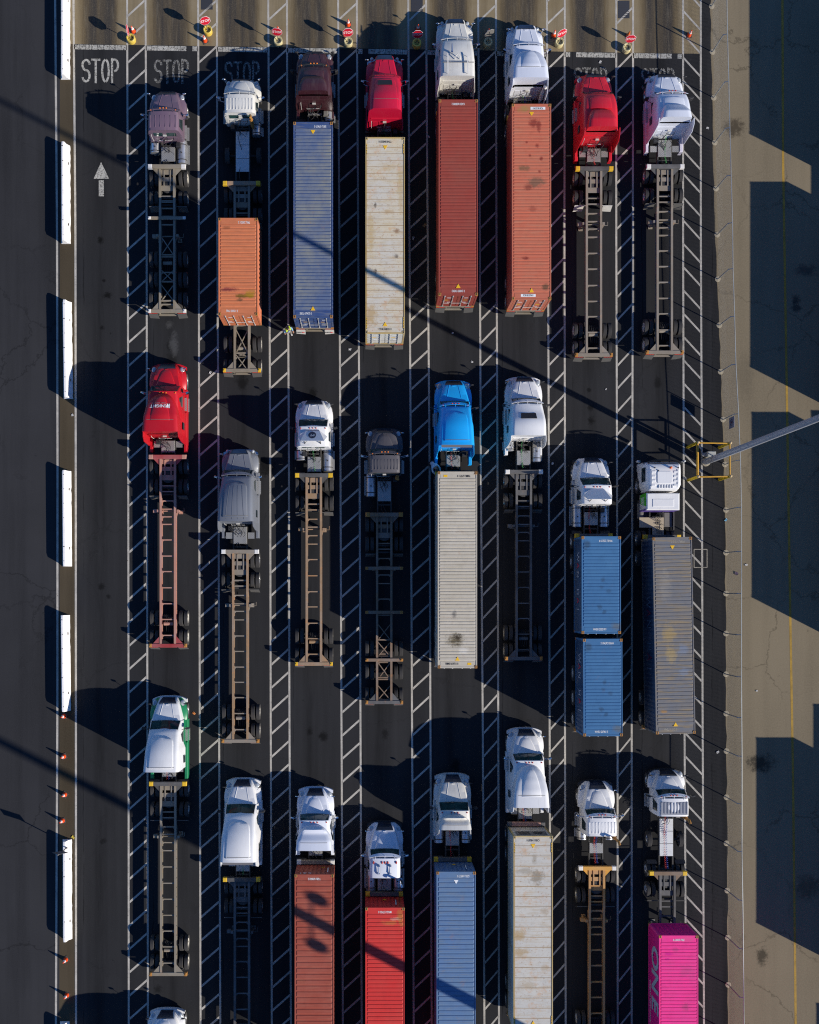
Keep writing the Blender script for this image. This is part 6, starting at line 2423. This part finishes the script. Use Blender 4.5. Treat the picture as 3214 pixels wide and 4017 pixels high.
def person(label, loc, rz, pose, shirt, trousers, shoes, hair=M_HAIR, vest=None):
    """pose: named joints in metres, facing local -Y"""
    t = thing('person', label, 'person', loc, rz)
    J = []
    idx = {}

    def j(n, p, r):
        idx[n] = len(J)
        J.append((Vector(p), r))
    for n in pose:
        j(n, *pose[n])
    E = [('pelvis', 'waist'), ('waist', 'chest'), ('chest', 'neck'), ('neck', 'chin'), ('chin', 'crown')]
    for s in 'LR':
        E += [('chest', 'sh' + s), ('sh' + s, 'el' + s), ('el' + s, 'wr' + s), ('wr' + s, 'palm' + s), ('pelvis', 'hip' + s), ('hip' + s, 'kn' + s), ('kn' + s, 'an' + s), ('an' + s, 'toe' + s)]
        w, p = J[idx['wr' + s]][0], J[idx['palm' + s]][0]
        d = (p - w).normalized()
        side = d.cross(Vector((0, 1, 0)))
        side = (side if side.length > .2 else Vector((1, 0, 0))).normalized()
        for k, (off, ln) in enumerate(((-.03, .062), (-.010, .074), (.010, .07), (.03, .055))):
            a, b, c = 'f%s%da' % (s, k), 'f%s%db' % (s, k), 'f%s%dc' % (s, k)
            j(a, p + side * off + d * .035, .0095)
            j(b, p + side * off + d * (.035 + ln * .6) + Vector((0, -.012, 0)), .009)
            j(c, p + side * off + d * (.035 + ln) + Vector((0, -.035, 0)), .008)
            E += [('palm' + s, a), (a, b), (b, c)]
        j('t%sa' % s, w.lerp(p, .6) - side * .045, .011)
        j('t%sb' % s, w.lerp(p, .6) - side * .06 + d * .045, .009)
        E += [('palm' + s, 't%sa' % s), ('t%sa' % s, 't%sb' % s)]
    body = skin_body('body', J, [(idx[a], idx[b]) for a, b in E], M_SKINT, t, 2, idx['pelvis'])

    def sub(name, chain, grow, m, extra=()):
        loc_j, ii, ee = [], {}, []
        for seq in chain:
            for n in seq:
                if n not in ii:
                    ii[n] = len(loc_j)
                    p, r = J[idx[n]]
                    loc_j.append((p, r + grow))
            ee += [(ii[a], ii[b]) for a, b in zip(seq, seq[1:])]
        return skin_body(name, loc_j, ee, m, t, 2)
    sh = sub('shirt', [('pelvis', 'waist', 'chest'), ('chest', 'shL', 'elL', 'wrL'), ('chest', 'shR', 'elR', 'wrR')], .014, shirt)
    sub('trousers', [('pelvis', 'hipL', 'knL', 'anL'), ('pelvis', 'hipR', 'knR', 'anR')], .014, trousers)
    for s in 'LR':
        sub('shoe', [('an' + s, 'toe' + s)], .016, shoes)
    if vest:
        sub('vest', [('waist', 'chest'), ('chest', 'shL'), ('chest', 'shR')], .028, vest[0])
        for s in 'LR':
            p, q = J[idx['sh' + s]][0], J[idx['chest']][0]
            mb = MB()
            c = p.lerp(q, .30)
            mb.rbox(c.x - .065, c.x + .065, c.y - .13, c.y + .13, c.z + .03, c.z + .118, .03)
            mb.build('vest_panel', vest[1], t)
    cr, ch = J[idx['crown']][0], J[idx['chin']][0]
    up = (cr - ch).normalized()
    mid = ch.lerp(cr, .55)
    q = Vector((0, 0, 1)).rotation_difference(up)
    hd = mb = MB()
    mb.ball((0, 0, 0), .094, .112, .128, 16, 10)
    o = mb.build('head', M_SKINT, t, smooth=60, loc=mid)
    o.rotation_mode = 'QUATERNION'
    o.rotation_quaternion = q
    mb = MB()
    mb.ball((0, .018, .035), .103, .112, .108, 16, 10)
    mb.build('hair', hair, o, smooth=60)
    mb = MB()
    for s in (-1, 1):
        mb.ball((s * .035, -.096, .005), .016, .012, .012, 8, 6)
    mb.build('eye', simple('eye_white', (.7, .7, .68), .3), o, smooth=60)
    mb = MB()
    mb.add([(-.016, -.106, -.03), (.016, -.106, -.03), (0, -.135, -.028), (0, -.108, .02)], [(0, 1, 2), (0, 2, 3), (2, 1, 3), (0, 3, 1)])
    mb.build('nose', M_SKINT, o)
    mb = MB()
    mb.rbox(-.028, .028, -.108, -.095, -.068, -.056, .003)
    mb.build('mouth', simple('lips', (.3, .1, .08), .5), o)
    for s in (-1, 1):
        mb = MB()
        mb.ball((s * .096, .01, -.005), .014, .024, .034, 8, 6)
        mb.build('ear', M_SKINT, o, smooth=60)
    return t


M_BSHIRT = simple('light_blue_shirt', (.20, .36, .52), .8, dirt=.1)
M_WSHIRT = simple('white_shirt', (.70, .72, .76), .8, dirt=.1)
M_GTROU = simple('grey_trousers', (.20, .185, .16), .85)
M_DTROU = simple('dark_trousers', (.03, .03, .035), .85)
M_VEST = simple('black_vest', (.03, .035, .03), .8)
M_VESTY = simple('lime_vest_panel', (.55, .75, .03), .6, dirt=.1)
M_WSHOE = simple('pale_shoes', (.6, .58, .56), .7)
M_DSHOE = simple('dark_shoes', (.03, .027, .025), .7)
walk = dict(pelvis=((0, 0, .95), .125), waist=((0, .01, 1.10), .125), chest=((0, .02, 1.34), .14), neck=((0, -.005, 1.50), .058), chin=((0, -.02, 1.57), .06), crown=((0, -.02, 1.74), .07),
            shL=((.17, .02, 1.42), .07), elL=((.25, .03, 1.15), .048), wrL=((.25, -.12, .96), .034), palmL=((.25, -.16, .89), .034),
            shR=((-.17, .02, 1.42), .07), elR=((-.26, .08, 1.16), .048), wrR=((-.27, .02, .92), .034), palmR=((-.27, .0, .84), .034),
            hipL=((.09, 0, .90), .095), knL=((.10, -.10, .50), .062), anL=((.10, -.02, .10), .045), toeL=((.11, -.17, .05), .04),
            hipR=((-.09, 0, .90), .095), knR=((-.10, .06, .50), .062), anR=((-.10, .20, .12), .045), toeR=((-.10, .06, .05), .04))
person('person in a dark vest with lime shoulder panels walking behind the faded blue container', (-5.0, 17.0, 0), R(28), walk, M_BSHIRT, M_GTROU, M_WSHOE, vest=(M_VEST, M_VESTY))
bend = dict(pelvis=((0, .30, .93), .13), waist=((0, .18, 1.05), .13), chest=((0, -.05, 1.27), .15), neck=((0, -.17, 1.38), .06), chin=((0, -.24, 1.40), .06), crown=((0, -.37, 1.48), .07),
            shL=((.19, -.07, 1.33), .072), elL=((.25, -.30, 1.16), .05), wrL=((.16, -.52, 1.10), .035), palmL=((.14, -.59, 1.10), .034),
            shR=((-.19, -.07, 1.33), .072), elR=((-.26, -.28, 1.14), .05), wrR=((-.17, -.52, 1.05), .035), palmR=((-.15, -.59, 1.05), .034),
            hipL=((.10, .28, .88), .10), knL=((.12, .18, .48), .064), anL=((.12, .26, .10), .046), toeL=((.13, .10, .05), .04),
            hipR=((-.10, .28, .88), .10), knR=((-.12, .26, .48), .064), anR=((-.12, .38, .10), .046), toeR=((-.13, .22, .05), .04))
person('person in a white shirt bending over behind the sky blue truck', (4.42, 8.22, 0), R(32), bend, M_WSHIRT, M_DTROU, M_DSHOE)

# ---------------------------------------------------------------- litter
M_PAPER = simple('scrap_paper', (.5, .49, .47), .8, dirt=.2)
M_ORSC = simple('orange_scrap', (.7, .25, .06), .7)
M_YSC = simple('yellow_scrap', (.6, .45, .05), .7)
M_BRSC = simple('brown_cardboard', (.30, .2, .09), .85)
rl = random.Random(11)


def litter(u, v, s, m, lab, cat='scrap'):
    mb = MB()
    n = 5
    s *= .72
    g = [[(-s + 2 * s * i / n + rl.uniform(-.2, .2) * s, -s * .7 + 1.4 * s * k / n + rl.uniform(-.2, .2) * s, .02 + rl.uniform(0, .5) * s) for i in range(n + 1)] for k in range(n + 1)]
    vs = [p for r_ in g for p in r_]
    N = len(vs)
    vs2 = [(x, y, max(.016, z - .012)) for x, y, z in vs]
    fs = []
    for k in range(n):
        for i in range(n):
            a = k * (n + 1) + i
            fs.append((a, a + 1, a + n + 2, a + n + 1))
            fs.append((N + a, N + a + n + 1, N + a + n + 2, N + a + 1))
    per = [i for i in range(n + 1)] + [(k + 1) * (n + 1) - 1 for k in range(1, n + 1)] + [n * (n + 1) + i for i in range(n - 1, -1, -1)] + [k * (n + 1) for k in range(n - 1, 0, -1)]
    fs += [(per[k], per[k - 1], per[k - 1] + N, per[k] + N) for k in range(len(per))]
    mb.add(vs + vs2, fs)
    o = mb.build('paper_scrap', m, loc=(PX(u), PY(v), 0), rz=rl.uniform(0, 6))
    tag(o, lab, cat, 'scraps lying on the asphalt')


litter(762, 2798, .13, M_ORSC, 'orange scrap on the asphalt right of the green and white truck')
litter(288, 3284, .15, M_YSC, 'crumpled yellow and orange scrap beside the line above the diamond sign barrier')
litter(285, 1628, .11, M_PAPER, 'white scrap left of the line below the chipped barrier')
litter(826, 1462, .12, M_PAPER, 'white scrap in the hatched strip right of the red truck with writing')
litter(1374, 1371, .12, M_PAPER, 'white scrap in the sunlit strip left of the cream container tail')
litter(1852, 1420, .10, M_PAPER, 'white scrap on the lane above the sky blue truck')
litter(1776, 1307, .09, M_PAPER, 'white scrap beside the long pole shadow below the red brown container')
litter(1667, 885, .17, M_BRSC, 'brown cardboard scrap in the shaded strip left of the red brown container')
litter(1622, 935, .13, M_PAPER, 'pale scrap in the shade near the brown cardboard')
litter(1682, 537, .11, M_PAPER, 'pale scrap in the shade right of the cream container head')
litter(1640, 388, .10, M_PAPER, 'pale scrap in the shade right of the crimson truck')
litter(2356, 244, .13, M_PAPER, 'white scrap on the stop lettering above the bright red truck')
litter(2776, 503, .11, M_PAPER, 'white scrap between the hatching and the fence near the top right')
litter(2377, 1527, .08, M_PAPER, 'white scrap between the bright red truck chassis and its right line')
litter(2848, 2040, .13, simple('blue_scrap', (.2, .45, .6), .7), 'light blue scrap at the fence foot beside the electric truck')
litter(2889, 2250, .17, simple('violet_scrap', (.07, .04, .09), .8), 'dark violet scrap outside the fence')
litter(2927, 2216, .12, M_PAPER, 'white scrap on the pavement by the yellow line')
litter(2969, 2710, .09, M_PAPER, 'white scrap low on the pavement left of the yellow line')
litter(2168, 1818, .12, M_PAPER, 'pale scrap in the hatched strip right of the sunroof truck')
litter(2816, 2950, .13, M_PAPER, 'white scrap near the fence below the dusty grey container')
